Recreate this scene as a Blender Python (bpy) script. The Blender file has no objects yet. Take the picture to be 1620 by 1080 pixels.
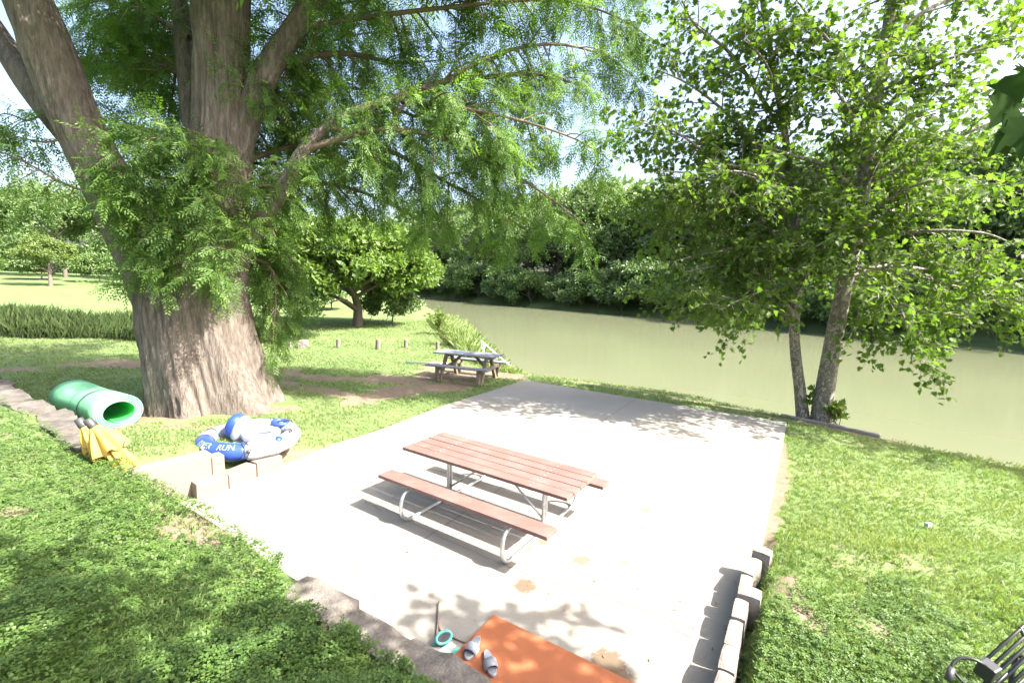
import bpy, bmesh, math, random
import numpy as np
from mathutils import Vector, Matrix

# ------------------------------------------------------------------ camera
sc = bpy.context.scene
COL = sc.collection
FPX, PITCH, ROLL, CAMZ = 742.5, 0.1311, 0.0315, 2.986
_fw = np.array([0, math.cos(PITCH), -math.sin(PITCH)])
_u0 = np.array([0, math.sin(PITCH), math.cos(PITCH)])
_r0 = np.array([1.0, 0, 0])
_rt = math.cos(ROLL) * _r0 + math.sin(ROLL) * _u0
_up = -math.sin(ROLL) * _r0 + math.cos(ROLL) * _u0
cam = bpy.data.cameras.new('camera')
cam.lens = 36.0 * FPX / 1620.0
cam.sensor_width = 36.0
cam.clip_start = 0.05
cam.clip_end = 2000
camo = bpy.data.objects.new('camera', cam)
COL.objects.link(camo)
camo.matrix_world = Matrix(((_rt[0], _up[0], -_fw[0], 0), (_rt[1], _up[1], -_fw[1], 0),
                            (_rt[2], _up[2], -_fw[2], CAMZ), (0, 0, 0, 1)))
sc.camera = camo

# ------------------------------------------------------------------ light
SUN_AZ, SUN_EL = math.radians(108.7), math.radians(47.0)   # azimuth from +Y towards +X
w = bpy.data.worlds.new('World')
sc.world = w
w.use_nodes = True
nt = w.node_tree
bg = nt.nodes['Background']
sky = nt.nodes.new('ShaderNodeTexSky')
sky.sky_type = 'NISHITA'
sky.sun_disc = False
sky.sun_elevation = SUN_EL
sky.sun_rotation = SUN_AZ
sky.air_density = 1.0
sky.dust_density = 6.0
sky.ozone_density = 1.0
nt.links.new(sky.outputs[0], bg.inputs[0])
bg.inputs[1].default_value = 0.13
sun = bpy.data.lights.new('sun', 'SUN')
sun.energy = 5.0
sun.angle = math.radians(0.53)
sun.color = (1.0, 0.95, 0.86)
suno = bpy.data.objects.new('sun', sun)
COL.objects.link(suno)
_sd = Vector((math.sin(SUN_AZ) * math.cos(SUN_EL), math.cos(SUN_AZ) * math.cos(SUN_EL), math.sin(SUN_EL)))
suno.rotation_euler = _sd.to_track_quat('Z', 'Y').to_euler()
suno.location = (20, -5, 30)
vs = sc.view_settings
vs.view_transform = 'Standard'
vs.look = 'None'
vs.gamma = 1.0
vs.use_curve_mapping = False
vs.exposure = 2.2
sc.cycles.max_bounces = 7
sc.cycles.diffuse_bounces = 4
sc.cycles.transmission_bounces = 5
sc.cycles.use_denoising = True
sc.cycles.sample_clamp_indirect = 6.0


# ------------------------------------------------------------------ helpers
def at(x, y, z=0.0):
    """world point at height z seen along the photo's pixel (x, y)"""
    d = _fw + _rt * (x - 810) / FPX + _up * (540 - y) / FPX
    return np.array([0, 0, CAMZ]) + d * ((z - CAMZ) / d[2])


def atd(x, y, Y):
    d = _fw + _rt * (x - 810) / FPX + _up * (540 - y) / FPX
    return np.array([0, 0, CAMZ]) + d * (Y / d[1])


def _hash(ix, iy, iz, seed):
    h = (ix.astype(np.int64) * 374761393 + iy.astype(np.int64) * 668265263 +
         iz.astype(np.int64) * 2147483647 + seed * 1274126177) & 0xffffffff
    h = ((h ^ (h >> 13)) * 1274126177) & 0xffffffff
    h = (h ^ (h >> 16)) & 0xffffffff
    return h / 4294967295.0


def noise(p, freq=1.0, seed=0):
    """value noise 0..1 for points (N,2) or (N,3)"""
    p = np.asarray(p, float)
    if p.shape[-1] == 2:
        p = np.concatenate([p, np.zeros(p.shape[:-1] + (1,))], -1)
    q = p * freq + 1000.0
    i = np.floor(q)
    f = q - i
    f = f * f * (3 - 2 * f)
    i = i.astype(np.int64)
    out = 0
    for dx in (0, 1):
        for dy in (0, 1):
            for dz in (0, 1):
                wgt = (f[..., 0] if dx else 1 - f[..., 0]) * (f[..., 1] if dy else 1 - f[..., 1]) * \
                      (f[..., 2] if dz else 1 - f[..., 2])
                out = out + wgt * _hash(i[..., 0] + dx, i[..., 1] + dy, i[..., 2] + dz, seed)
    return out


def fbm(p, freq=1.0, oct=4, seed=0):
    v, a, s = 0, 0.5, 0
    for k in range(oct):
        v = v + a * noise(p, freq * 2 ** k, seed + k * 7)
        s += a
        a *= 0.5
    return v / s


def sstep(a, b, x):
    t = np.clip((x - a) / (b - a), 0, 1)
    return t * t * (3 - 2 * t)


def unit(v):
    v = np.asarray(v, float)
    return v / np.maximum(np.linalg.norm(v, axis=-1, keepdims=True), 1e-9)


ORG = {}


def tag(o, label=None, cat=None, group=None, kind=None):
    if label: o['label'] = label
    if cat: o['category'] = cat
    if group: o['group'] = group
    if kind: o['kind'] = kind
    return o


def thing(name, loc, label, cat, group=None):
    o = bpy.data.objects.new(name, None)
    COL.objects.link(o)
    o.location = loc
    o.empty_display_size = 0.2
    ORG[o] = np.array(loc, float)
    return tag(o, label, cat, group)


def link(name, me, mat, parent=None, smooth=True):
    if mat is not None and len(me.materials) == 0:
        for m in (mat if isinstance(mat, (list, tuple)) else [mat]):
            me.materials.append(m)
    o = bpy.data.objects.new(name, me)
    COL.objects.link(o)
    if parent is not None:
        o.parent = parent
    return o


def mesh_np(name, V, F, smooth=False, rnd=None, midx=None):
    """V (n,3), F list of int arrays (m,k) of triangles or quads"""
    if not isinstance(F, (list, tuple)):
        F = [F]
    F = [np.asarray(f, np.int32) for f in F if len(f)]
    me = bpy.data.meshes.new(name)
    V = np.asarray(V, np.float32)
    me.vertices.add(len(V))
    me.vertices.foreach_set('co', V.ravel())
    nl = sum(f.size for f in F)
    npoly = sum(len(f) for f in F)
    me.loops.add(nl)
    me.polygons.add(npoly)
    me.loops.foreach_set('vertex_index', np.concatenate([f.ravel() for f in F]))
    tot = np.concatenate([np.full(len(f), f.shape[1], np.int32) for f in F])
    st = np.concatenate([[0], np.cumsum(tot)[:-1]]).astype(np.int32)
    me.polygons.foreach_set('loop_start', st)
    me.polygons.foreach_set('loop_total', tot)
    if midx is not None:
        me.polygons.foreach_set('material_index', np.asarray(midx, np.int32))
    me.polygons.foreach_set('use_smooth', np.full(npoly, bool(smooth)))
    if rnd is not None:
        a = me.attributes.new('rnd', 'FLOAT', 'POINT')
        a.data.foreach_set('value', np.asarray(rnd, np.float32))
    me.update(calc_edges=True)
    return me


def obj(name, V, F, mat, parent=None, smooth=False, rnd=None, midx=None):
    """V in world coordinates; shifted into the parent's frame"""
    V = np.asarray(V, float)
    off = ORG.get(parent, np.zeros(3)) if parent is not None else np.zeros(3)
    o = link(name, mesh_np(name, V - off, F, smooth, rnd, midx), mat, parent)
    ORG[o] = off
    return o


class MB:
    """collects plain pieces (python lists) into one mesh"""

    def __init__(self):
        self.V, self.F3, self.F4, self.FN, self.n = [], [], [], [], 0

    def add(self, V, F, M=None):
        V = np.asarray(V, float)
        if M is not None:
            M = np.asarray(M, float)
            V = V @ M[:3, :3].T + M[:3, 3]
        for f in F:
            g = [i + self.n for i in f]
            (self.F3 if len(g) == 3 else self.F4 if len(g) == 4 else self.FN).append(g)
        self.V.append(V)
        self.n += len(V)
        return self

    def build(self, name, mat, parent=None, smooth=False, local=False):
        V = np.concatenate(self.V)
        F = [np.array(x, np.int32) for x in (self.F3, self.F4) if x]
        for f in self.FN:
            F.append(np.array([f], np.int32))
        if local:
            o = link(name, mesh_np(name, V, F, smooth), mat, parent)
            return o
        return obj(name, V, F, mat, parent, smooth)


_boxcache = {}


def bbox(sx, sy, sz, bev=0.006, seg=1):
    """bevelled box centred at the origin -> V, F"""
    key = (round(sx, 4), round(sy, 4), round(sz, 4), bev, seg)
    if key in _boxcache:
        return _boxcache[key]
    bm = bmesh.new()
    bmesh.ops.create_cube(bm, size=1)
    bmesh.ops.scale(bm, vec=(sx, sy, sz), verts=bm.verts)
    if bev > 0:
        bmesh.ops.bevel(bm, geom=bm.edges[:], offset=bev, segments=seg, affect='EDGES', profile=0.6)
    bm.verts.index_update()
    V = np.array([v.co[:] for v in bm.verts])
    F = [[v.index for v in f.verts] for f in bm.faces]
    bm.free()
    _boxcache[key] = (V, F)
    return V, F


def TR(loc=(0, 0, 0), rz=0.0, rx=0.0, ry=0.0):
    m = Matrix.Translation(Vector(loc)) @ Matrix.Rotation(rz, 4, 'Z') @ Matrix.Rotation(ry, 4, 'Y') @ Matrix.Rotation(rx, 4, 'X')
    return np.array(m)


def frames(pts):
    pts = np.asarray(pts, float)
    t = unit(np.gradient(pts, axis=0))
    ref = np.array([0, 0, 1.0]) if abs(t[0][2]) < 0.9 else np.array([1.0, 0, 0])
    n = unit(np.cross(t[0], ref))
    N = [n]
    for k in range(1, len(t)):
        n = n - t[k] * np.dot(n, t[k])
        n = n / max(np.linalg.norm(n), 1e-9)
        N.append(n)
    N = np.array(N)
    return t, N, np.cross(t, N)


def tube(pts, rad, seg=8, caps=True):
    pts = np.asarray(pts, float)
    rad = np.broadcast_to(np.asarray(rad, float), (len(pts),))
    t, N, B = frames(pts)
    a = np.linspace(0, 2 * np.pi, seg, endpoint=False)
    R = pts[:, None] + rad[:, None, None] * (np.cos(a)[None, :, None] * N[:, None] + np.sin(a)[None, :, None] * B[:, None])
    V = R.reshape(-1, 3)
    n = len(pts)
    i = np.arange(n - 1)[:, None] * seg
    j = np.arange(seg)[None]
    jn = (j + 1) % seg
    F = np.stack([i + j, i + jn, i + seg + jn, i + seg + j], -1).reshape(-1, 4).tolist()
    if caps:
        F.append(list(range(seg))[::-1])
        F.append([(n - 1) * seg + k for k in range(seg)])
    return V, F


def spline(P, n):
    """Catmull-Rom through P, n samples"""
    P = np.asarray(P, float)
    Q = np.concatenate([[2 * P[0] - P[1]], P, [2 * P[-1] - P[-2]]])
    u = np.linspace(0, len(P) - 1, n)
    k = np.minimum(u.astype(int), len(P) - 2)
    t = (u - k)[:, None]
    a, b, c, d = Q[k], Q[k + 1], Q[k + 2], Q[k + 3]
    return 0.5 * ((2 * b) + (-a + c) * t + (2 * a - 5 * b + 4 * c - d) * t ** 2 + (-a + 3 * b - 3 * c + d) * t ** 3)


def tubes_np(paths, seg=6):
    """paths: list of (pts, radii) -> merged V, F"""
    Vs, Fs, n = [], [], 0
    for p, r in paths:
        V, F = tube(p, r, seg, caps=False)
        Vs.append(V)
        Fs.append(np.asarray(F, np.int32) + n)
        n += len(V)
    return np.concatenate(Vs), np.concatenate(Fs)


def instances(TV, TF, pos, X, U, scale, rng=None):
    """copy a template (TV, TF) onto frames: X along, U roughly normal"""
    pos = np.asarray(pos, float)
    X = unit(X)
    Y = unit(np.cross(U, X))
    Z = np.cross(X, Y)
    sc_ = np.broadcast_to(np.asarray(scale, float), (len(pos),))[:, None, None]
    V = pos[:, None] + sc_ * (TV[None, :, 0:1] * X[:, None] + TV[None, :, 1:2] * Y[:, None] + TV[None, :, 2:3] * Z[:, None])
    k = len(TV)
    off = (np.arange(len(pos)) * k)[:, None, None]
    F = (TF[None] + off).reshape(-1, TF.shape[1])
    rnd = np.repeat(rng.random(len(pos)) if rng is not None else np.zeros(len(pos)), k)
    return V.reshape(-1, 3), F, rnd


# ------------------------------------------------------------------ materials
def newmat(name):
    m = bpy.data.materials.new(name)
    m.use_nodes = True
    t = m.node_tree
    return m, t, t.nodes['Principled BSDF'], t.nodes['Material Output']


def nd(t, typ, **kw):
    n = t.nodes.new(typ)
    for k, v in kw.items():
        setattr(n, k, v)
    return n


def mixc(t, fac, a, b, blend='MIX'):
    n = nd(t, 'ShaderNodeMix', data_type='RGBA', blend_type=blend)
    for s, v in ((n.inputs['Factor'], fac), (n.inputs['A'], a), (n.inputs['B'], b)):
        pass
    ins = {i.identifier: i for i in n.inputs}
    for ident, v in (('Factor_Float', fac), ('A_Color', a), ('B_Color', b)):
        s = ins[ident]
        if hasattr(v, 'is_linked') or isinstance(v, bpy.types.NodeSocket):
            t.links.new(v, s)
        elif isinstance(v, (int, float)):
            s.default_value = v
        else:
            s.default_value = (*v[:3], 1)
    return [o for o in n.outputs if o.identifier == 'Result_Color'][0]


def noisetex(t, scale, detail=4, rough=0.55, coord=None, vec_scale=None):
    n = nd(t, 'ShaderNodeTexNoise')
    n.inputs['Scale'].default_value = scale
    n.inputs['Detail'].default_value = detail
    n.inputs['Roughness'].default_value = rough
    if coord is None:
        coord = nd(t, 'ShaderNodeTexCoord').outputs['Object']
    if vec_scale:
        mp = nd(t, 'ShaderNodeMapping')
        mp.inputs['Scale'].default_value = vec_scale
        t.links.new(coord, mp.inputs['Vector'])
        coord = mp.outputs[0]
    t.links.new(coord, n.inputs['Vector'])
    return n.outputs['Fac']


def ramp(t, fac, stops):
    r = nd(t, 'ShaderNodeValToRGB')
    el = r.color_ramp.elements
    while len(el) < len(stops):
        el.new(0.5)
    for e, (p, c) in zip(el, stops):
        e.position = p
        e.color = (*(c if hasattr(c, '__len__') else (c, c, c)), 1)
    t.links.new(fac, r.inputs[0])
    return r.outputs[0]


def mth(t, op, a, b=None, clamp=False):
    n = nd(t, 'ShaderNodeMath', operation=op, use_clamp=clamp)
    for s, v in zip(n.inputs, (a, b)):
        if v is None:
            continue
        if isinstance(v, (int, float)):
            s.default_value = v
        else:
            t.links.new(v, s)
    return n.outputs[0]


def bump(t, bsdf, h, strength=0.3, dist=0.02):
    b = nd(t, 'ShaderNodeBump')
    b.inputs['Strength'].default_value = strength
    b.inputs['Distance'].default_value = dist
    t.links.new(h, b.inputs['Height'])
    t.links.new(b.outputs[0], bsdf.inputs['Normal'])


def simple(name, col, rough=0.5, metal=0.0, var=0.15, scale=6.0, bmp=0.0, spec=0.5):
    m, t, b, o = newmat(name)
    n = noisetex(t, scale, 5)
    c = np.array(col)
    t.links.new(ramp(t, n, [(0.3, tuple(c * (1 - var))), (0.7, tuple(np.minimum(c * (1 + var), 1)))]), b.inputs['Base Color'])
    b.inputs['Roughness'].default_value = rough
    b.inputs['Metallic'].default_value = metal
    b.inputs['Specular IOR Level'].default_value = spec
    if bmp:
        bump(t, b, noisetex(t, scale * 6, 4), bmp)
    return m


def leafmat(name, c1, c2, c3=None, trans=0.45, tcol=None, rough=0.5, spec=0.35, nscale=0.5):
    m, t, b, o = newmat(name)
    a = nd(t, 'ShaderNodeAttribute', attribute_name='rnd').outputs['Fac']
    c3 = c3 or tuple(np.array(c2) * 1.15)
    base = ramp(t, a, [(0.0, c1), (0.55, c2), (1.0, c3)])
    n = noisetex(t, nscale, 2, coord=nd(t, 'ShaderNodeNewGeometry').outputs['Position'])
    base = mixc(t, ramp(t, n, [(0.35, 0.0), (0.7, 0.5)]), base, tuple(np.array(c3)))
    t.links.new(base, b.inputs['Base Color'])
    b.inputs['Roughness'].default_value = rough
    b.inputs['Specular IOR Level'].default_value = spec
    tr = nd(t, 'ShaderNodeBsdfTranslucent')
    tcol = tcol or (1.3, 1.45, 0.55)
    t.links.new(mixc(t, 1.0, base, tcol, 'MULTIPLY'), tr.inputs['Color'])
    mx = nd(t, 'ShaderNodeMixShader')
    mx.inputs[0].default_value = trans
    t.links.new(b.outputs[0], mx.inputs[1])
    t.links.new(tr.outputs[0], mx.inputs[2])
    t.links.new(mx.outputs[0], o.inputs['Surface'])
    return m


M = {}
M['cypress_leaf'] = leafmat('cypress_leaf', (0.058, 0.111, 0.029), (0.091, 0.169, 0.039), (0.143, 0.234, 0.052), 0.5)
M['plane_leaf'] = leafmat('plane_leaf', (0.05, 0.09, 0.02), (0.078, 0.135, 0.028), (0.12, 0.185, 0.038), 0.55, rough=0.5, spec=0.25)
M['pecan_leaf'] = leafmat('pecan_leaf', (0.069, 0.124, 0.027), (0.110, 0.179, 0.041), (0.151, 0.220, 0.055), 0.4)
M['far_leaf_dark'] = leafmat('far_leaf_dark', (0.068, 0.112, 0.044), (0.112, 0.179, 0.068), (0.168, 0.237, 0.101), 0.3, nscale=0.2)
M['far_leaf_mid'] = leafmat('far_leaf_mid', (0.061, 0.114, 0.038), (0.099, 0.167, 0.053), (0.137, 0.205, 0.068), 0.35, nscale=0.2)
M['far_leaf_grey'] = leafmat('far_leaf_grey', (0.070, 0.089, 0.057), (0.108, 0.133, 0.083), (0.139, 0.159, 0.101), 0.3, nscale=0.2)
M['far_leaf_pale'] = leafmat('far_leaf_pale', (0.086, 0.132, 0.034), (0.127, 0.184, 0.052), (0.161, 0.218, 0.069), 0.4, nscale=0.2)
M['cover_leaf'] = leafmat('cover_leaf', (0.041, 0.083, 0.021), (0.071, 0.132, 0.031), (0.109, 0.178, 0.041), 0.35, nscale=2.0)
M['grass_blade'] = leafmat('grass_blade', (0.101, 0.166, 0.053), (0.142, 0.219, 0.071), (0.244, 0.267, 0.119), 0.35, nscale=0.8)
M['tall_grass'] = leafmat('tall_grass', (0.030, 0.053, 0.019), (0.045, 0.075, 0.022), (0.064, 0.090, 0.030), 0.3, nscale=0.8)
M['shrub_leaf'] = leafmat('shrub_leaf', (0.08, 0.13, 0.03), (0.12, 0.18, 0.04), (0.15, 0.2, 0.06), 0.45)
M['big_leaf'] = leafmat('big_leaf', (0.02, 0.042, 0.015), (0.026, 0.052, 0.018), (0.035, 0.06, 0.02), 0.3, rough=0.9, spec=0.0)


def barkmat(name, dark, light, sx=13.0, sz=1.9, bmp=1.0, rough=0.9):
    m, t, b, o = newmat(name)
    co = nd(t, 'ShaderNodeTexCoord').outputs['Object']
    n1 = noisetex(t, sx, 6, 0.65, co, (1, 1, sz / sx * 1.0))
    n2 = noisetex(t, 1.3, 4, 0.6, co)
    n3 = noisetex(t, 42, 5, 0.65, co, (1, 1, 0.16))
    c = ramp(t, n1, [(0.34, dark), (0.52, tuple((np.array(dark) + np.array(light)) / 2)), (0.66, light)])
    c = mixc(t, ramp(t, n2, [(0.4, 0.0), (0.75, 0.45)]), c, tuple(np.array(light) * np.array([1.05, 1.0, 0.95])))
    c = mixc(t, ramp(t, n3, [(0.3, 0.55), (0.55, 0.0)]), c, tuple(np.array(dark) * 0.6))
    t.links.new(c, b.inputs['Base Color'])
    b.inputs['Roughness'].default_value = rough
    b.inputs['Specular IOR Level'].default_value = 0.2
    bump(t, b, mth(t, 'ADD', n1, mth(t, 'MULTIPLY', n3, 0.6)), bmp, 0.05)
    return m


M['cypress_bark'] = barkmat('cypress_bark', (0.08, 0.064, 0.053), (0.20, 0.172, 0.152))
M['twig_bark'] = simple('twig_bark', (0.13, 0.095, 0.07), 0.9)
M['far_bark'] = simple('far_bark', (0.12, 0.1, 0.085), 0.9)
M['pecan_bark'] = barkmat('pecan_bark', (0.07, 0.06, 0.05), (0.17, 0.145, 0.12), 9, 1.5)


def plane_bark():
    m, t, b, o = newmat('plane_bark')
    co = nd(t, 'ShaderNodeTexCoord').outputs['Object']
    v = nd(t, 'ShaderNodeTexVoronoi')
    v.inputs['Scale'].default_value = 14
    mp = nd(t, 'ShaderNodeMapping')
    mp.inputs['Scale'].default_value = (1, 1, 0.55)
    t.links.new(co, mp.inputs[0])
    nz = nd(t, 'ShaderNodeTexNoise')
    nz.inputs['Scale'].default_value = 5
    t.links.new(mp.outputs[0], nz.inputs['Vector'])
    wv = nd(t, 'ShaderNodeVectorMath', operation='ADD')
    t.links.new(mp.outputs[0], wv.inputs[0])
    t.links.new(nz.outputs['Color'], wv.inputs[1])
    t.links.new(wv.outputs[0], v.inputs['Vector'])
    g = nd(t, 'ShaderNodeSeparateColor')
    t.links.new(v.outputs['Color'], g.inputs[0])
    c = ramp(t, g.outputs[0], [(0.0, (0.10, 0.085, 0.07)), (0.45, (0.19, 0.165, 0.14)), (0.75, (0.28, 0.25, 0.21)), (1.0, (0.42, 0.39, 0.33))])
    c = mixc(t, ramp(t, noisetex(t, 40, 4), [(0.35, 0.5), (0.6, 0.0)]), c, (0.08, 0.07, 0.055))
    t.links.new(c, b.inputs['Base Color'])
    b.inputs['Roughness'].default_value = 0.85
    bump(t, b, g.outputs[0], 0.5, 0.01)
    return m


M['plane_bark'] = plane_bark()


def groundmat():
    m, t, b, o = newmat('lawn_ground')
    d = nd(t, 'ShaderNodeAttribute', attribute_name='rnd').outputs['Fac']
    pos = nd(t, 'ShaderNodeNewGeometry').outputs['Position']
    n1 = noisetex(t, 0.6, 5, 0.6, pos)
    n2 = noisetex(t, 9, 5, 0.7, pos)
    n3 = noisetex(t, 60, 3, 0.7, pos)
    g = ramp(t, n1, [(0.3, (0.10, 0.155, 0.055)), (0.5, (0.14, 0.20, 0.075)), (0.72, (0.185, 0.215, 0.10))])
    g = mixc(t, ramp(t, n3, [(0.4, 0.55), (0.65, 0.0)]), g, (0.05, 0.075, 0.02))
    e = ramp(t, n2, [(0.3, (0.13, 0.098, 0.068)), (0.55, (0.20, 0.152, 0.11)), (0.75, (0.26, 0.205, 0.15))])
    e = mixc(t, ramp(t, n3, [(0.35, 0.5), (0.55, 0.0)]), e, (0.12, 0.085, 0.06))
    mask = mth(t, 'ADD', d, mth(t, 'MULTIPLY', mth(t, 'SUBTRACT', n2, 0.5), 1.5))
    mask = ramp(t, mask, [(0.42, 0.0), (0.62, 1.0)])
    t.links.new(mixc(t, mask, g, e), b.inputs['Base Color'])
    b.inputs['Roughness'].default_value = 0.95
    b.inputs['Specular IOR Level'].default_value = 0.15
    bump(t, b, mth(t, 'ADD', n3, n2), 0.6, 0.03)
    return m


M['ground'] = groundmat()


def concrete(name, c=(0.55, 0.535, 0.5), stains=()):
    m, t, b, o = newmat(name)
    pos = nd(t, 'ShaderNodeNewGeometry').outputs['Position']
    n1 = noisetex(t, 0.9, 6, 0.65, pos)
    n2 = noisetex(t, 14, 5, 0.7, pos)
    n3 = noisetex(t, 120, 3, 0.6, pos)
    c = np.array(c)
    col = ramp(t, n1, [(0.3, tuple(c * 0.9)), (0.6, tuple(c)), (0.8, tuple(c * 1.06))])
    n0 = noisetex(t, 0.35, 5, 0.6, pos)
    col = mixc(t, ramp(t, n0, [(0.42, 0.0), (0.68, 0.6)]), col, tuple(c * np.array([0.98, 0.86, 0.70])))
    col = mixc(t, ramp(t, n2, [(0.25, 0.35), (0.5, 0.0)]), col, tuple(c * 0.8))
    col = mixc(t, ramp(t, n3, [(0.3, 0.3), (0.5, 0.0)]), col, tuple(c * 0.7))
    for (x, y, r, k) in stains:
        dn = nd(t, 'ShaderNodeVectorMath', operation='DISTANCE')
        t.links.new(pos, dn.inputs[0])
        dn.inputs[1].default_value = (x, y, 0)
        q = mth(t, 'ADD', mth(t, 'DIVIDE', dn.outputs['Value'], r), mth(t, 'MULTIPLY', mth(t, 'SUBTRACT', n2, 0.5), 1.6))
        q2 = mth(t, 'ADD', q, mth(t, 'MULTIPLY', mth(t, 'SUBTRACT', n3, 0.5), 0.8))
        col = mixc(t, ramp(t, q2, [(0.7, k), (1.05, 0.0)]), col, (0.095, 0.064, 0.036))
    t.links.new(col, b.inputs['Base Color'])
    b.inputs['Roughness'].default_value = 0.85
    b.inputs['Specular IOR Level'].default_value = 0.3
    bump(t, b, mth(t, 'ADD', n3, n2), 0.25, 0.01)
    return m


STAINS = []
for (px, py, r, k) in [(830, 926, .13, .85), (920, 886, .12, .65), (988, 890, .07, .5), (1022, 806, .09, .6), (1016, 835, .05, .5),
                       (1018, 876, .05, .4), (962, 1045, .15, .85), (985, 1075, .13, .8), (858, 856, .08, .6), (835, 866, .07, .45),
                       (560, 905, .08, .35), (620, 800, .06, .4), (1012, 850, .05, .5), (1105, 925, .06, .25)]:
    p = at(px, py)
    STAINS.append((p[0], p[1], r, k))
M['slab'] = concrete('slab_concrete', (0.215, 0.208, 0.192), STAINS)
M['joint'] = simple('joint', (0.11, 0.1, 0.09), 0.95)
M['crack'] = simple('crack', (0.16, 0.13, 0.1), 0.95)
M['block'] = concrete('block_concrete', (0.19, 0.16, 0.14))
M['stone'] = simple('stone', (0.09, 0.08, 0.07), 0.95, var=0.4, scale=5, bmp=0.6)
M['pale_stone'] = simple('pale_stone', (0.20, 0.175, 0.155), 0.95, var=0.35, scale=5, bmp=0.5)
M['dark_stone'] = simple('dark_stone', (0.13, 0.115, 0.10), 0.95, var=0.4, scale=8, bmp=0.7)


def watermat():
    m, t, b, o = newmat('river_water')
    pos = nd(t, 'ShaderNodeNewGeometry').outputs['Position']
    n = noisetex(t, 0.08, 4, 0.5, pos)
    t.links.new(ramp(t, n, [(0.3, (0.110, 0.124, 0.072)), (0.7, (0.125, 0.137, 0.082))]), b.inputs['Base Color'])
    b.inputs['Roughness'].default_value = 0.13
    b.inputs['IOR'].default_value = 1.33
    b.inputs['Specular IOR Level'].default_value = 0.28
    bump(t, b, noisetex(t, 1.1, 2, 0.5, pos, (0.5, 1.0, 1)), 0.03, 0.03)
    return m


M['water'] = watermat()


def woodmat(name, c, grain=0.25, wear=None, rough=0.6):
    m, t, b, o = newmat(name)
    co = nd(t, 'ShaderNodeTexCoord').outputs['Object']
    n = noisetex(t, 30, 6, 0.6, co, (0.06, 1, 1))
    n2 = noisetex(t, 3, 4, 0.6, co)
    c = np.array(c)
    col = ramp(t, n, [(0.3, tuple(c * (1 - grain))), (0.7, tuple(c * (1 + grain * 0.6)))])
    if wear:
        col = mixc(t, ramp(t, n2, [(0.45, 0.0), (0.72, 0.55)]), col, wear)
    t.links.new(col, b.inputs['Base Color'])
    b.inputs['Roughness'].default_value = rough
    bump(t, b, n, 0.25, 0.004)
    return m


M['brown_paint'] = woodmat('brown_painted_wood', (0.155, 0.084, 0.072), 0.2, (0.215, 0.138, 0.122))
M['grey_wood'] = woodmat('weathered_grey_wood', (0.14, 0.15, 0.185), 0.3, (0.2, 0.2, 0.22), 0.8)
M['leg_wood'] = woodmat('old_brown_wood', (0.17, 0.135, 0.10), 0.3, (0.28, 0.23, 0.17), 0.9)
M['timber'] = woodmat('timber', (0.26, 0.24, 0.21), 0.3, (0.34, 0.32, 0.28), 0.95)
M['galv'] = simple('galvanised_steel', (0.52, 0.53, 0.54), 0.38, 0.85, 0.2, 20)
M['white_paint'] = simple('white_paint', (0.78, 0.78, 0.76), 0.4, 0, 0.05)
M['black_metal'] = simple('black_metal', (0.025, 0.025, 0.027), 0.38, 0.0, 0.2)
M['black_plastic'] = simple('black_plastic', (0.04, 0.04, 0.045), 0.5)
M['foam_green'] = simple('foam_green', (0.10, 0.36, 0.18), 0.55, 0, 0.1, 5, 0.08)
M['foam_inner'] = simple('foam_inner', (0.02, 0.33, 0.045), 0.55, 0, 0.05)
def foam(name, col):
    m, t, b, o = newmat(name)
    n_ = noisetex(t, 5, 4)
    c_ = np.array(col)
    cc = ramp(t, n_, [(0.3, tuple(c_ * .9)), (0.7, tuple(c_ * 1.1))])
    t.links.new(cc, b.inputs['Base Color'])
    b.inputs['Roughness'].default_value = 0.5
    tr = nd(t, 'ShaderNodeBsdfTranslucent')
    t.links.new(cc, tr.inputs['Color'])
    mx = nd(t, 'ShaderNodeMixShader')
    mx.inputs[0].default_value = 0.35
    t.links.new(b.outputs[0], mx.inputs[1])
    t.links.new(tr.outputs[0], mx.inputs[2])
    t.links.new(mx.outputs[0], o.inputs['Surface'])
    return m


M['foam_green'] = foam('foam_green_outside', (0.22, 0.58, 0.30))
M['foam_inner'] = foam('foam_green_inside', (0.05, 0.55, 0.10))
M['foam_edge'] = simple('foam_edge', (0.16, 0.33, 0.29), 0.7, 0, 0.06)
M['yellow_fabric'] = simple('yellow_fabric', (0.42, 0.29, 0.065), 0.9, 0, 0.1, 8, 0.1, 0.2)
M['vinyl_blue'] = simple('vinyl_blue', (0.022, 0.055, 0.24), 0.35, 0, 0.08)
M['vinyl_white'] = simple('vinyl_white', (0.33, 0.36, 0.43), 0.35, 0, 0.05)
M['vinyl_grey'] = simple('vinyl_grey', (0.19, 0.21, 0.27), 0.4, 0, 0.08)
M['orange_foam'] = simple('orange_foam', (0.27, 0.092, 0.04), 0.7, 0, 0.08, 4, 0.05, 0.3)
M['sandal'] = simple('sandal_silver', (0.21, 0.225, 0.26), 0.45, 0.0, 0.06)
M['sandal_dark'] = simple('sandal_sole', (0.15, 0.17, 0.2), 0.6)
M['turquoise'] = simple('turquoise_rubber', (0.06, 0.28, 0.27), 0.4)
M['dark_glass'] = simple('dark_lens', (0.03, 0.036, 0.04), 0.5, spec=0.2)
M['paper'] = simple('paper', (0.3, 0.33, 0.32), 0.7, 0, 0.04)
M['dry_leaf'] = simple('dry_leaf', (0.22, 0.13, 0.07), 0.8)
M['post'] = woodmat('post_wood', (0.15, 0.135, 0.115), 0.3, None, 0.95)

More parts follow.
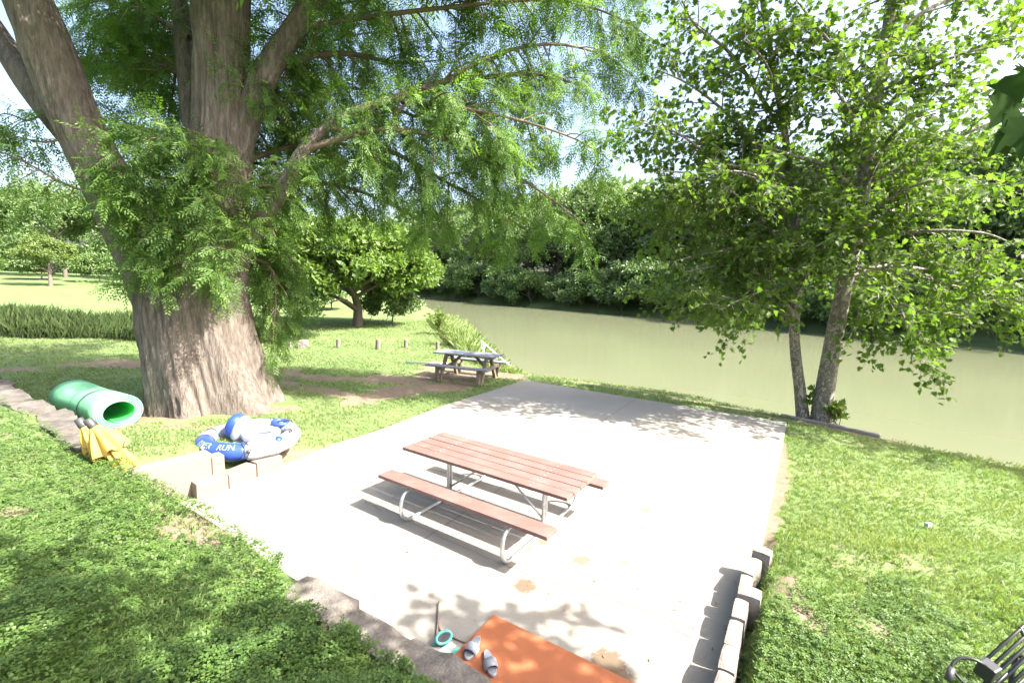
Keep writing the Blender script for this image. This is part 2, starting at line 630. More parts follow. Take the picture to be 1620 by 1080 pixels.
# ------------------------------------------------------------------ terrain
NEAR = [(60, -46), (21.5, -4.5), (9.54, 8.37), (8.38, 9.5), (6.96, 11.13), (4.55, 13.68), (1.08, 15.35), (0.03, 15.97), (-0.98, 18.22),
        (-2.19, 24.68), (-4.17, 33.91), (-7.08, 43.23), (-10.1, 52.9), (-17, 70), (-34, 96), (-70, 118)]
FAR = [(-75, 135), (-36.5, 107.7), (-26.7, 103.6), (-16.6, 93.5), (-5, 78.5), (4.5, 68.9), (18.3, 57.0), (23.5, 54.4), (28.7, 44), (34.2, 38.5),
       (38.1, 34.7), (60, 12), (100, -30)]
RIVER = np.array(NEAR + FAR)
SLAB = np.array([(0.42, 13.86), (6.23, 10.24), (1.05, 2.05), (-0.2, 2.3), (-4.15, 4.95), (-4.30, 5.55), (-3.50, 7.10), (-3.0, 8.15), (-2.53, 8.83), (-1.58, 10.7)])
TA = np.array([-4.6, 5.5])
TE = unit(np.array([0.848, -0.53]))       # along the terrace edge
TN = np.array([-0.53, -0.848])            # back from the edge, towards the camera


def inside(P, poly):
    x, y = P[:, 0], P[:, 1]
    c = np.zeros(len(P), bool)
    n = len(poly)
    for i in range(n):
        x1, y1 = poly[i]
        x2, y2 = poly[(i + 1) % n]
        k = ((y1 > y) != (y2 > y)) & (x < (x2 - x1) * (y - y1) / (y2 - y1 + 1e-12) + x1)
        c ^= k
    return c


def segdist(P, pts, closed=False):
    pts = np.asarray(pts, float)
    d = np.full(len(P), 1e9)
    n = len(pts)
    for i in range(n if closed else n - 1):
        a, b = pts[i], pts[(i + 1) % n]
        ab = b - a
        t = np.clip(((P - a) @ ab) / (ab @ ab), 0, 1)
        d = np.minimum(d, np.linalg.norm(P - (a + t[:, None] * ab), axis=1))
    return d


def g2(P, c, s):
    return np.exp(-((P - np.array(c)) ** 2).sum(1) / (2 * s * s))


RW = np.array([(2.78, 4.80), (2.34, 4.30), (1.61, 3.15), (0.95, 2.1), (0.2, 0.9)])   # stone wall on the right of the slab


def ground_h(P):
    P = np.asarray(P, float)[:, :2]
    ins = inside(P, RIVER)
    dr = np.where(ins, -1, 1) * segdist(P, RIVER, True)
    slab_in = inside(P, SLAB)
    ds = np.where(slab_in, -1, 1) * segdist(P, SLAB, True)
    h = np.full(len(P), -0.035)
    h += 0.05 * (fbm(P, 0.35, 3, 3) - 0.5) * sstep(0.2, 2.0, ds)
    lift = 0.42 * g2(P, (-5.2, 6.1), 1.15) + 0.24 * g2(P, (-6.0, 9.3), 2.6)
    h += lift * sstep(0.05, 0.7, ds) * (P[:, 0] < 0)
    # right lawn stands a little above the slab near the low stone wall
    right = (P[:, 0] > 0.5)
    h += right * 0.285 * sstep(5.7, 4.5, P[:, 1]) * sstep(0.02, 0.16, ds)
    # field rising slowly far left
    h += 1.3 * sstep(70, 130, np.hypot(P[:, 0], P[:, 1])) * (P[:, 0] < -20)
    # edge of the bank, river bed and far bank
    near_side = segdist(P, NEAR) < segdist(P, FAR)
    hn = h - 0.10 * sstep(1.2, 0.1, dr) - 2.2 * sstep(0.05, -0.7, dr)
    hf = -2.2 + 1.6 * sstep(-1.5, 0.4, dr) + 5.5 * sstep(0.4, 16, dr)
    return np.where(near_side, hn, hf)


DIRT = []   # (polyline, half width, weight)
def _d(pts, wd, k):
    DIRT.append(([at(x, y)[:2] for x, y in pts], wd, k))
_d([(-60, 585), (60, 578), (150, 572), (240, 573)], 0.55, 0.8)
_d([(450, 592), (540, 605), (640, 600), (740, 592), (815, 592)], 0.6, 0.85)
_d([(560, 640), (660, 618), (740, 606)], 0.7, 0.7)
_d([(440, 612), (520, 628), (580, 640)], 0.5, 0.75)
_d([(690, 580), (770, 590)], 0.8, 0.6)
_d([(1236, 700), (1222, 800), (1212, 880)], 0.13, 0.9)
_d([(1265, 870), (1330, 890), (1400, 915), (1340, 930)], 0.42, 0.34)
_d([(1250, 970), (1300, 1050)], 0.16, 0.5)
_d([(1340, 1000), (1400, 1060)], 0.2, 0.5)
_d([(240, 665), (330, 672), (440, 660)], 0.35, 0.8)
_d([(600, 688), (520, 705), (460, 722)], 0.22, 0.7)
_d([(900, 597), (1050, 622), (1200, 650), (1300, 665), (1420, 690)], 0.22, 0.6)
_d([(245, 640), (300, 700), (420, 705)], 0.35, 0.5)
_d([(120, 640), (200, 690)], 0.5, 0.5)


def dirt(P):
    P = np.asarray(P, float)[:, :2]
    v = np.zeros(len(P))
    wob = (fbm(P, 1.3, 3, 11) - 0.5)
    for pl, wd, k in DIRT:
        d = segdist(P, pl) / wd
        v = np.maximum(v, k * sstep(1.6, 0.3, d + wob * 2.2 + 0.8 * (noise(P, 5.0, 12) - 0.5)))
    far = np.hypot(P[:, 0], P[:, 1])
    return np.clip(v + 0.22 * fbm(P, 0.9, 3, 21) * sstep(25, 8, far), 0, 1)


def axis(a, b, step, lo, hi, grow=1.09):
    c = list(np.arange(a, b, step))
    s, x = step, c[-1]
    while x < hi:
        s *= grow
        x += s
        c.append(x)
    s, x = step, c[0]
    pre = []
    while x > lo:
        s *= grow
        x -= s
        pre.append(x)
    return np.array(pre[::-1] + c)


def grid(name, xs, ys, hfun, mat, dfun=None, keep=None):
    X, Y = np.meshgrid(xs, ys)
    P = np.stack([X.ravel(), Y.ravel()], 1)
    Z = hfun(P)
    V = np.concatenate([P, Z[:, None]], 1)
    nx, ny = len(xs), len(ys)
    i = (np.arange(ny - 1)[:, None] * nx + np.arange(nx - 1)[None]).ravel()
    F = np.stack([i, i + 1, i + nx + 1, i + nx], 1)
    if keep is not None:
        c = V[F].mean(1)
        F = F[keep(c)]
    o = obj(name, V, F, mat, None, True, rnd=dfun(P) if dfun else None)
    return o


xs = axis(-10, 10.5, 0.165, -260, 260)
ys = axis(0.5, 20, 0.165, -60, 330)
o = grid('ground', xs, ys, ground_h, M['ground'], dirt)
tag(o, 'lawn and dirt ground running from the patio to the far field', 'ground', kind='structure')

gx, gy = np.meshgrid(np.arange(-110, 131, 2.0), np.arange(-60, 141, 2.0))
WP = np.stack([gx.ravel(), gy.ravel(), np.full(gx.size, -1.0)], 1)
_n = gx.shape[1]
_i = (np.arange(gx.shape[0] - 1)[:, None] * _n + np.arange(_n - 1)[None]).ravel()
WF = np.stack([_i, _i + 1, _i + _n + 1, _i + _n], 1)
_c = WP[WF].mean(1)[:, :2]
WF = WF[inside(_c, RIVER) | (segdist(_c, RIVER, True) < 4.0)]
o = obj('river', WP, WF, M['water'])
tag(o, 'calm olive green river beyond the lawn', 'river', kind='structure')

# slab: a prism
def prism(poly, z0, z1):
    n = len(poly)
    V = [(x, y, z1) for x, y in poly] + [(x, y, z0) for x, y in poly]
    F = [list(range(n))] + [[i, n + i, n + (i + 1) % n, (i + 1) % n] for i in range(n)]
    return V, F


poly = [tuple(p) for p in SLAB]
area = sum(poly[i][0] * poly[(i + 1) % len(poly)][1] - poly[(i + 1) % len(poly)][0] * poly[i][1] for i in range(len(poly)))
if area < 0:
    poly = poly[::-1]
mb = MB()
mb.add(*prism(poly, -0.14, 0.0))
slab = mb.build('patio', M['slab'])
tag(slab, 'pale concrete patio slab under the brown picnic table', 'patio', kind='structure')


def ribbon(name, pix, wd, mat, z=0.003, parent=None, jit=0.0, n=40, seed=1):
    rng = np.random.default_rng(seed)
    P = spline([at(x, y) for x, y in pix], n)
    P[:, :2] += rng.normal(0, jit, (n, 2))
    t = unit(np.gradient(P, axis=0))
    s = np.stack([-t[:, 1], t[:, 0], 0 * t[:, 0]], 1)
    ww = wd * (0.5 + rng.random(n))[:, None]
    V = np.concatenate([P + s * ww / 2, P - s * ww / 2])
    V[:, 2] = z
    i = np.arange(n - 1)
    F = np.stack([i + n, i + n + 1, i + 1, i], 1)
    return obj(name, V, F, mat, parent)


ribbon('crack', [(513, 700), (528, 735), (552, 765), (575, 790), (600, 805)], 0.012, M['crack'], parent=slab, jit=0.012)
ribbon('crack', [(575, 785), (700, 850), (830, 905), (950, 942), (1075, 985), (1100, 995)], 0.007, M['crack'], parent=slab, jit=0.004, n=60)
def joint(p, q, seed):
    P = np.linspace(np.array([*p, 0.]), np.array([*q, 0.]), 80)
    P[:, :2] += np.random.default_rng(seed).normal(0, .002, (80, 2))
    t_ = unit(P[-1] - P[0]); sd_ = np.array([-t_[1], t_[0], 0])
    V_ = np.concatenate([P + sd_ * .006, P - sd_ * .006]); V_[:, 2] = .0025
    i_ = np.arange(79)
    obj('joint', V_, np.stack([i_ + 80, i_ + 81, i_ + 1, i_], 1), M['joint'], slab)


joint((-1.62, 10.55), (4.05, 6.85), 1)
joint((-3.05, 7.95), (2.95, 4.95), 2)
joint((3.30, 12.0), (-1.55, 4.05), 3)
ribbon('crack', [(1100, 897), (1130, 904)], 0.007, M['crack'], parent=slab, jit=0.004, n=12)
ribbon('crack', [(1050, 985), (1095, 1010)], 0.006, M['crack'], parent=slab, jit=0.004, n=12)

# terrace (upper bank with ground cover)
def terr_h(P):
    P = np.asarray(P, float)[:, :2]
    s = (P - TA) @ TN
    u = (P - TA) @ TE
    h = 0.44 - 0.11 * sstep(1.5, 4.0, u) + 0.10 * sstep(0, -4, u)
    h = h + 0.17 * np.clip(s, 0, 7) ** 1.05 + 0.14 * (fbm(P, 0.8, 3, 5) - 0.5) * sstep(0.0, 0.6, s)
    return h


def terrdirt(P):
    v = 0.33 * fbm(np.asarray(P)[:, :2], 0.9, 3, 8)
    for px, py, r in [(290, 828, .35), (330, 838, .3), (20, 825, .25), (470, 945, .15), (250, 805, .2), (520, 985, .2)]:
        q = at(px, py, 0.5)[:2]
        v = np.maximum(v, 0.9 * g2(np.asarray(P)[:, :2], q, r * 0.7))
    return v


us = np.arange(-12, 6.6, 0.16)
ss = np.concatenate([np.arange(0.0, 4, 0.12), np.arange(4, 9, 0.4)])
U, S = np.meshgrid(us, ss)
TP = TA + U.ravel()[:, None] * TE + S.ravel()[:, None] * TN
nx, ny = len(us), len(ss)
Vt = np.concatenate([TP, terr_h(TP)[:, None]], 1)
i = (np.arange(ny - 1)[:, None] * nx + np.arange(nx - 1)[None]).ravel()
Ft = np.stack([i, i + nx, i + nx + 1, i + 1], 1)
# skirt down at the front edge
sk = Vt[:nx].copy()
sk[:, 2] = -0.3
Vt2 = np.concatenate([Vt, sk])
k = np.arange(nx - 1)
Fs = np.stack([k, k + 1, ny * nx + k + 1, ny * nx + k], 1)
o = obj('terrace', Vt2, np.concatenate([Ft, Fs]), M['ground'], None, True, rnd=terrdirt(Vt2))
tag(o, 'raised bank of soil under the leafy ground cover', 'terrace', kind='structure')


# ------------------------------------------------------------------ stones and walls
def stone(name, loc, size, rz, mat, parent, seed, rough=0.12, tilt=0.04):
    rng = np.random.default_rng(seed)
    bm = bmesh.new()
    bmesh.ops.create_cube(bm, size=1)
    bmesh.ops.subdivide_edges(bm, edges=bm.edges[:], cuts=5, use_grid_fill=True)
    V = np.array([v.co[:] for v in bm.verts])
    F = [[v.index for v in f.verts] for f in bm.faces]
    bm.free()
    r = np.linalg.norm(V, axis=1, keepdims=True)
    V = V * (1 - 0.05 * np.clip(r - 0.62, 0, 1) / 0.25)
    V = V * np.array(size)
    nn = np.stack([noise(V + seed * 3.1, 4.5, 1), noise(V + seed * 3.1, 4.5, 2), noise(V + seed * 3.1, 4.5, 3)], 1) - 0.5
    n2_ = np.stack([noise(V + seed * 1.7, 13, 4), noise(V + seed * 1.7, 13, 5), noise(V + seed * 1.7, 13, 6)], 1) - 0.5
    V = V + nn * rough * min(size) * 2.2 + n2_ * rough * min(size) * 0.9
    T = TR(loc, rz, rng.normal(0, tilt), rng.normal(0, tilt))
    mbb = MB()
    mbb.add(V, F, T)
    return mbb.build(name, mat, parent, False)


def along(u, s=0.0):
    p = TA + u * TE + s * TN
    return p


ang = math.atan2(TE[1], TE[0])
# left edging stones
r = thing('stone_edging', (*along(-2.8), 0.3), 'row of flat weathered edging stones left of the yellow umbrellas', 'edging')
u = -9.5
kk = 0
while u < -1.35:
    rng = np.random.default_rng(100 + kk)
    L = 0.55 + 0.4 * rng.random()
    p = along(u + L / 2, -0.02 + 0.05 * rng.normal())
    zt = 0.55 + 0.06 * sstep(-2, -6, u) + 0.02 * rng.normal()
    stone('stone', (p[0], p[1], zt - 0.2), (L - 0.03, 0.40 + 0.05 * rng.random(), 0.42), ang + 0.05 * rng.normal(), M['stone'], r, 200 + kk)
    u += L
    kk += 1
# terrace wall beside the slab
r = thing('retaining_wall', (*along(3.2), 0.0), 'low rough stone retaining wall below the ground cover at the patio edge', 'wall')
u = 3.35
kk = 0
while u < 6.4:
    rng = np.random.default_rng(300 + kk)
    L = 0.45 + 0.35 * rng.random()
    p = along(u + L / 2, 0.10)
    stone('stone', (p[0], p[1], 0.14), (L - 0.008, 0.30 + 0.05 * rng.random(), 0.50 + 0.04 * rng.random()), ang + 0.05 * rng.normal(), M['dark_stone'], r, 400 + kk, 0.10)
    u += L
    kk += 1
# concrete wall and blocks left of slab
r = thing('concrete_wall', (*at(275, 760, 0.2)[:2], 0.0), 'short smooth concrete wall behind the white blocks, with the yellow umbrellas at its end', 'wall')
a, b = at(208, 747, 0.52)[:2], at(334, 716, 0.52)[:2]
d = b - a
L = np.linalg.norm(d)
th = math.atan2(d[1], d[0])
nrm = np.array([-d[1], d[0]]) / L
mb = MB()
c = (a + b) / 2 + nrm * 0.1
Vb, Fb = bbox(L, 0.2, 0.75, 0.015, 2)
mb.add(Vb, Fb, TR((c[0], c[1], 0.145), th))
mb.build('wall_body', M['block'], r)
c2 = b + d / L * 0.09 + nrm * 0.11
mb = MB()
Vb, Fb = bbox(0.16, 0.19, 0.62, 0.015, 2)
mb.add(Vb, Fb, TR((c2[0], c2[1], 0.13), th))
mb.build('end_block', M['block'], r)
r = thing('block_kerb', (*at(380, 770)[:2], 0.0), 'row of three white concrete blocks at the patio edge below the blue float', 'kerb')
pix = [(311, 790), (363, 774), (407, 755), (448, 741)]
for k in range(3):
    a, b = at(*pix[k])[:2], at(*pix[k + 1])[:2]
    d = b - a
    L = np.linalg.norm(d)
    nrm = np.array([-d[1], d[0]]) / L
    c = (a + b) / 2 + nrm * 0.1
    mb = MB()
    Vb, Fb = bbox(L - 0.012, 0.2, 0.33, 0.012, 2)
    mb.add(Vb, Fb, TR((c[0], c[1], 0.035 + 0.006 * k), math.atan2(d[1], d[0])))
    mb.build('block', M['block'], r)
# right wall: uneven stones
r = thing('low_stone_wall', (2.2, 4.1, 0.0), 'low wall of uneven pale stones along the right edge of the patio', 'wall')
Lw = segl = np.linalg.norm(np.diff(RW, axis=0), axis=1)
cum = np.concatenate([[0], np.cumsum(segl)])
specs = [(0.15, 0.17, 0.33), (0.36, 0.11, 0.27), (0.26, 0.10, 0.25), (0.17, 0.19, 0.30), (0.30, 0.11, 0.26), (0.34, 0.10, 0.245), (0.3, 0.11, 0.26),
         (0.3, 0.11, 0.26), (0.3, 0.12, 0.27), (0.34, 0.11, 0.26), (0.3, 0.12, 0.26)]
s0 = 0.25
for k, (L, wd, hh) in enumerate(specs):
    sm = s0 + L / 2
    j = min(np.searchsorted(cum, sm) - 1, len(RW) - 2)
    f = (sm - cum[j]) / segl[j]
    p = RW[j] * (1 - f) + RW[j + 1] * f
    dd = unit(RW[j + 1] - RW[j])
    nr = np.array([-dd[1], dd[0]])        # to the right of the slab
    p = p + nr * (wd / 2 + 0.005)
    stone('stone', (p[0], p[1], hh / 2 - 0.1), (L - 0.012, wd, hh + 0.2), math.atan2(dd[1], dd[0]), M['pale_stone'], r, 500 + k, 0.07, 0.012)
    s0 += L
# timber along the river edge
r = thing('bank_edging', (8.3, 9.7, 0.0), 'weathered grey timber edging along the river bank beside the twin trees', 'edging')
edge = spline([at(x, y) for x, y in [(1235, 649), (1330, 668), (1440, 692), (1540, 711), (1660, 735)]], 6)
for k in (0, 1):
    a, b = edge[k], edge[k + 1]
    d = (b - a)[:2]
    L = np.linalg.norm(d)
    c = (a + b) / 2
    mb = MB()
    Vb, Fb = bbox(L - 0.02, 0.09, 0.2, 0.02, 1)
    mb.add(Vb, Fb, TR((c[0], c[1], -0.175 + 0.012 * math.sin(k * 2.3)), math.atan2(d[1], d[0]) + 0.01 * math.sin(k * 5)))
    mb.build('timber', M['timber'], r)

# ------------------------------------------------------------------ leaf templates
def tpl(V, F):
    return np.array(V, float), np.array(F, np.int32)


def spray_template(n=6, L=0.34, bl=0.115, wd=0.021, seed=0):
    """feathery spray: a drooping stem with flat branchlets on both sides"""
    rng = np.random.default_rng(seed)
    V, F = [], []
    for k in range(n):
        t = (k + 0.6) / n
        for s in (-1, 1):
            x0 = L * (t + 0.03 * s)
            z0 = -0.12 * L * t * t
            l = bl * (1.0 - 0.55 * t) * (0.8 + 0.4 * rng.random())
            a = math.radians(38 + 14 * rng.random())
            dx, dy, dz = math.cos(a) * l, s * math.sin(a) * l, -0.30 * l * (0.3 + rng.random())
            px, py = -math.sin(a) * wd / 2, s * math.cos(a) * wd / 2
            b = len(V)
            V += [(x0, 0, z0), (x0 + dx * .45 + px, dy * .45 + py, z0 + dz * .35 + 0.004), (x0 + dx, dy, z0 + dz), (x0 + dx * .45 - px, dy * .45 - py, z0 + dz * .35 - 0.004)]
            F.append((b, b + 1, b + 2, b + 3))
    return tpl(V, F)


def palm_leaf_template():
    """five-lobed leaf, unit length, slightly cupped"""
    o = [(0.0, 0.0), (0.10, 0.22), (0.02, 0.42), (0.26, 0.30), (0.42, 0.50), (0.52, 0.24), (0.72, 0.30), (0.74, 0.14), (1.0, 0.0)]
    pts = o + [(x, -y) for x, y in o[-2:0:-1]]
    V = [(0.40, 0, 0.0)] + [(x, y, 0.16 * abs(y) - 0.18 * (x - .4) ** 2) for x, y in pts]
    n = len(pts)
    F = [(0, 1 + i, 1 + (i + 1) % n) for i in range(n)]
    return tpl(V, F)


def leaf_template(wd=0.36):
    V = [(0, 0, 0), (0.35, wd / 2, 0.03), (1.0, 0, -0.10), (0.35, -wd / 2, 0.03)]
    return tpl(V, [(0, 3, 2), (0, 2, 1)])


def pinnate_template(n=5, wd=0.13, L=1.0):
    V, F = [], []
    for k in range(n):
        t = (k + 0.5) / n
        for s in (-1, 1):
            a = math.radians(52 - 10 * t)
            l = 0.46 * L * (1 - 0.25 * abs(t - 0.5))
            x0, z0 = L * t * 0.75, -0.15 * t * t
            dx, dy, dz = math.cos(a) * l, s * math.sin(a) * l, -0.16 * l
            px, py = -math.sin(a) * wd / 2, s * math.cos(a) * wd / 2
            b = len(V)
            V += [(x0, 0, z0), (x0 + dx * .5 + px, dy * .5 + py, z0 + dz * .3), (x0 + dx, dy, z0 + dz), (x0 + dx * .5 - px, dy * .5 - py, z0 + dz * .3)]
            F.append((b, b + 1, b + 2, b + 3))
    return tpl(V, F)


def clump_template(n=6, seed=0, wd=0.42):
    """a tuft of n leaves around a point"""
    rng = np.random.default_rng(seed)
    V, F = [], []
    for k in range(n):
        d = unit(rng.normal(size=3) + np.array([0.5, 0, 0.1]))
        u = unit(rng.normal(size=3) + np.array([0, 0, 0.8]))
        y = unit(np.cross(u, d))
        p = rng.normal(size=3) * 0.22
        l = 0.5 + 0.35 * rng.random()
        b = len(V)
        for x, yy in ((0, 0), (.4, wd / 2), (1, 0), (.4, -wd / 2)):
            V.append(tuple(p + d * x * l + y * yy * l))
        F.append((b, b + 1, b + 2, b + 3))
    return tpl(V, F)


def clover_template():
    V, F = [], []
    for k in range(3):
        a = k * 2 * math.pi / 3 + 0.2
        c, s = math.cos(a), math.sin(a)
        b = len(V)
        for x, y, z in ((0.05, 0, 0), (0.68, 0.42, 0.10), (1.0, 0, 0.0), (0.68, -0.42, 0.10)):
            V.append((x * c - y * s, x * s + y * c, z))
        F += [(b, b + 2, b + 1), (b, b + 3, b + 2)]
    return tpl(V, F)


def grass_template(n=4, seed=0, lean=0.5, wd=0.07):
    rng = np.random.default_rng(seed)
    V, F = [], []
    for k in range(n):
        a = rng.random() * 6.283
        h = 0.6 + 0.5 * rng.random()
        l = lean * (0.4 + rng.random())
        d = np.array([math.cos(a), math.sin(a), 0])
        s = np.array([-d[1], d[0], 0]) * wd / 2
        p = np.array([rng.normal() * 0.25, rng.normal() * 0.25, 0])
        b = len(V)
        V += [tuple(p - s), tuple(p + s), tuple(p + d * l * .35 * h + s * .7 + np.array([0, 0, h * .6])), tuple(p + d * l * h + np.array([0, 0, h * 0.95]))]
        F += [(b, b + 1, b + 2), (b, b + 2, b + 3)]
    return tpl(V, F)


SPRAY = spray_template()
SPRAY_BIG = spray_template(5, 0.5, 0.24, 0.05, 3)
PALM = palm_leaf_template()
LEAF = leaf_template()
PIN = pinnate_template()
CLUMPS = [clump_template(5, s, .5) for s in range(3)]
CLOVER = clover_template()


# ------------------------------------------------------------------ branching
def spawn(parents, spacing, lens, angle, up, droop, rr, rng, tmin=0.2, n=6, wig=0.10, tip=True, bias=None):
    """children along every parent path; parents: list of (pts, radii)"""
    out = []
    for pts, rad in parents:
        pts = np.asarray(pts)
        seg = np.linalg.norm(np.diff(pts, axis=0), axis=1)
        cum = np.concatenate([[0], np.cumsum(seg)])
        L = cum[-1]
        s = L * tmin + spacing * rng.random()
        while s < L:
            j = min(np.searchsorted(cum, s, 'right') - 1, len(seg) - 1)
            f = (s - cum[j]) / max(seg[j], 1e-6)
            p = pts[j] * (1 - f) + pts[j + 1] * f
            t = unit(pts[j + 1] - pts[j])
            r = np.interp(s, cum, rad)
            perp = rng.normal(size=3)
            perp = unit(perp - t * (perp @ t))
            a = math.radians(angle * (0.7 + 0.6 * rng.random()))
            d = t * math.cos(a) + perp * math.sin(a)
            if bias is not None:
                d = d + np.asarray(bias)
            d = unit(d + np.array([0, 0, up]))
            ln = rng.uniform(*lens) * (1.0 - 0.45 * (s / L))
            step = ln / (n - 1)
            q = [p]
            for _ in range(n - 1):
                d = unit(d + rng.normal(size=3) * wig + np.array([0, 0, -droop]))
                q.append(q[-1] + d * step)
            out.append((np.array(q), np.linspace(min(r * rr, 0.03 * ln + 0.004), 0.002 + 0.002 * ln, n)))
            s += spacing * (0.6 + 0.8 * rng.random())
    return out


def leaf_points(paths, spacing, rng, tmin=0.1, splay=0.7):
    P, D = [], []
    for pts, rad in paths:
        seg = np.linalg.norm(np.diff(pts, axis=0), axis=1)
        cum = np.concatenate([[0], np.cumsum(seg)])
        m = max(1, int(cum[-1] * (1 - tmin) / spacing))
        s = cum[-1] * tmin + (np.arange(m) + rng.random(m)) * spacing
        s = np.append(np.minimum(s, cum[-1] * 0.999), cum[-1] * 0.999)
        j = np.clip(np.searchsorted(cum, s, 'right') - 1, 0, len(seg) - 1)
        f = ((s - cum[j]) / np.maximum(seg[j], 1e-6))[:, None]
        p = pts[j] * (1 - f) + pts[j + 1] * f
        t = unit(pts[j + 1] - pts[j])
        P.append(p)
        D.append(unit(t + rng.normal(size=t.shape) * splay))
    return np.concatenate(P), np.concatenate(D)


def upvec(n, rng, spread=0.6):
    return unit(np.array([0, 0, 1.0]) + rng.normal(size=(n, 3)) * spread)


def in_view_rise(P, margin=0.0):
    """tangent of the elevation angle of points as seen from the path where one stands"""
    return (P[:, 2] - CAMZ) / np.maximum(np.hypot(P[:, 0], P[:, 1]), 0.1)


# ------------------------------------------------------------------ cypress
def barkloft(pts, rads, seg, n, seed, flare=0.0, ridge=0.05, flute=0.0):
    """trunk surface with vertical bark ridges and a fluted flare"""
    P = spline(pts, n)
    R = np.interp(np.linspace(0, 1, n), np.linspace(0, 1, len(rads)), rads)
    t, N, B = frames(P)
    a = np.linspace(0, 2 * np.pi, seg, endpoint=False)
    A, K = np.meshgrid(a, np.arange(n))
    s = np.concatenate([[0], np.cumsum(np.linalg.norm(np.diff(P, axis=0), axis=1))])
    H = s[K]
    rr = R[K].copy()
    w0 = np.stack([np.cos(A) * 1.0, np.sin(A) * 1.0, H * 0.25], -1)
    if flute:
        rel = np.clip(1 - H / 3.2, 0, 1)
        fl = np.cos(A * 7 + 3.0 * noise(w0, 0.8, seed) + 0.25 * H) * 0.5 + np.cos(A * 4 + 1.7 + 0.2 * H) * 0.5
        rr *= 1 + flute * fl * (0.25 + 0.75 * rel)
        rr += flare * np.exp(-H / 0.75) * (0.75 + 0.9 * fl)
    w1 = np.stack([np.cos(A) * rr, np.sin(A) * rr, H * 0.10 + 0 * A], -1)
    w1 = w1 + (fbm(w1, 1.5, 2, seed + 9)[..., None] - 0.5) * 0.25
    rdg = 1 - np.abs(2 * fbm(w1, 8.0, 3, seed + 4) - 1)
    rr += ridge * (rdg - 0.75) * 1.6
    rr += 0.10 * R[K] * (fbm(w0 * np.array([1, 1, 2.0]), 1.2, 3, seed + 2) - 0.5) * 2
    V = P[K] + rr[..., None] * (np.cos(A)[..., None] * N[K] + np.sin(A)[..., None] * B[K])
    i = np.arange(n - 1)[:, None] * seg
    j = np.arange(seg)[None]
    jn = (j + 1) % seg
    F = np.stack([i + j, i + jn, i + seg + jn, i + seg + j], -1).reshape(-1, 4)
    return V.reshape(-1, 3), F


def pxpath(lst):
    return np.array([atd(*q) for q in lst])


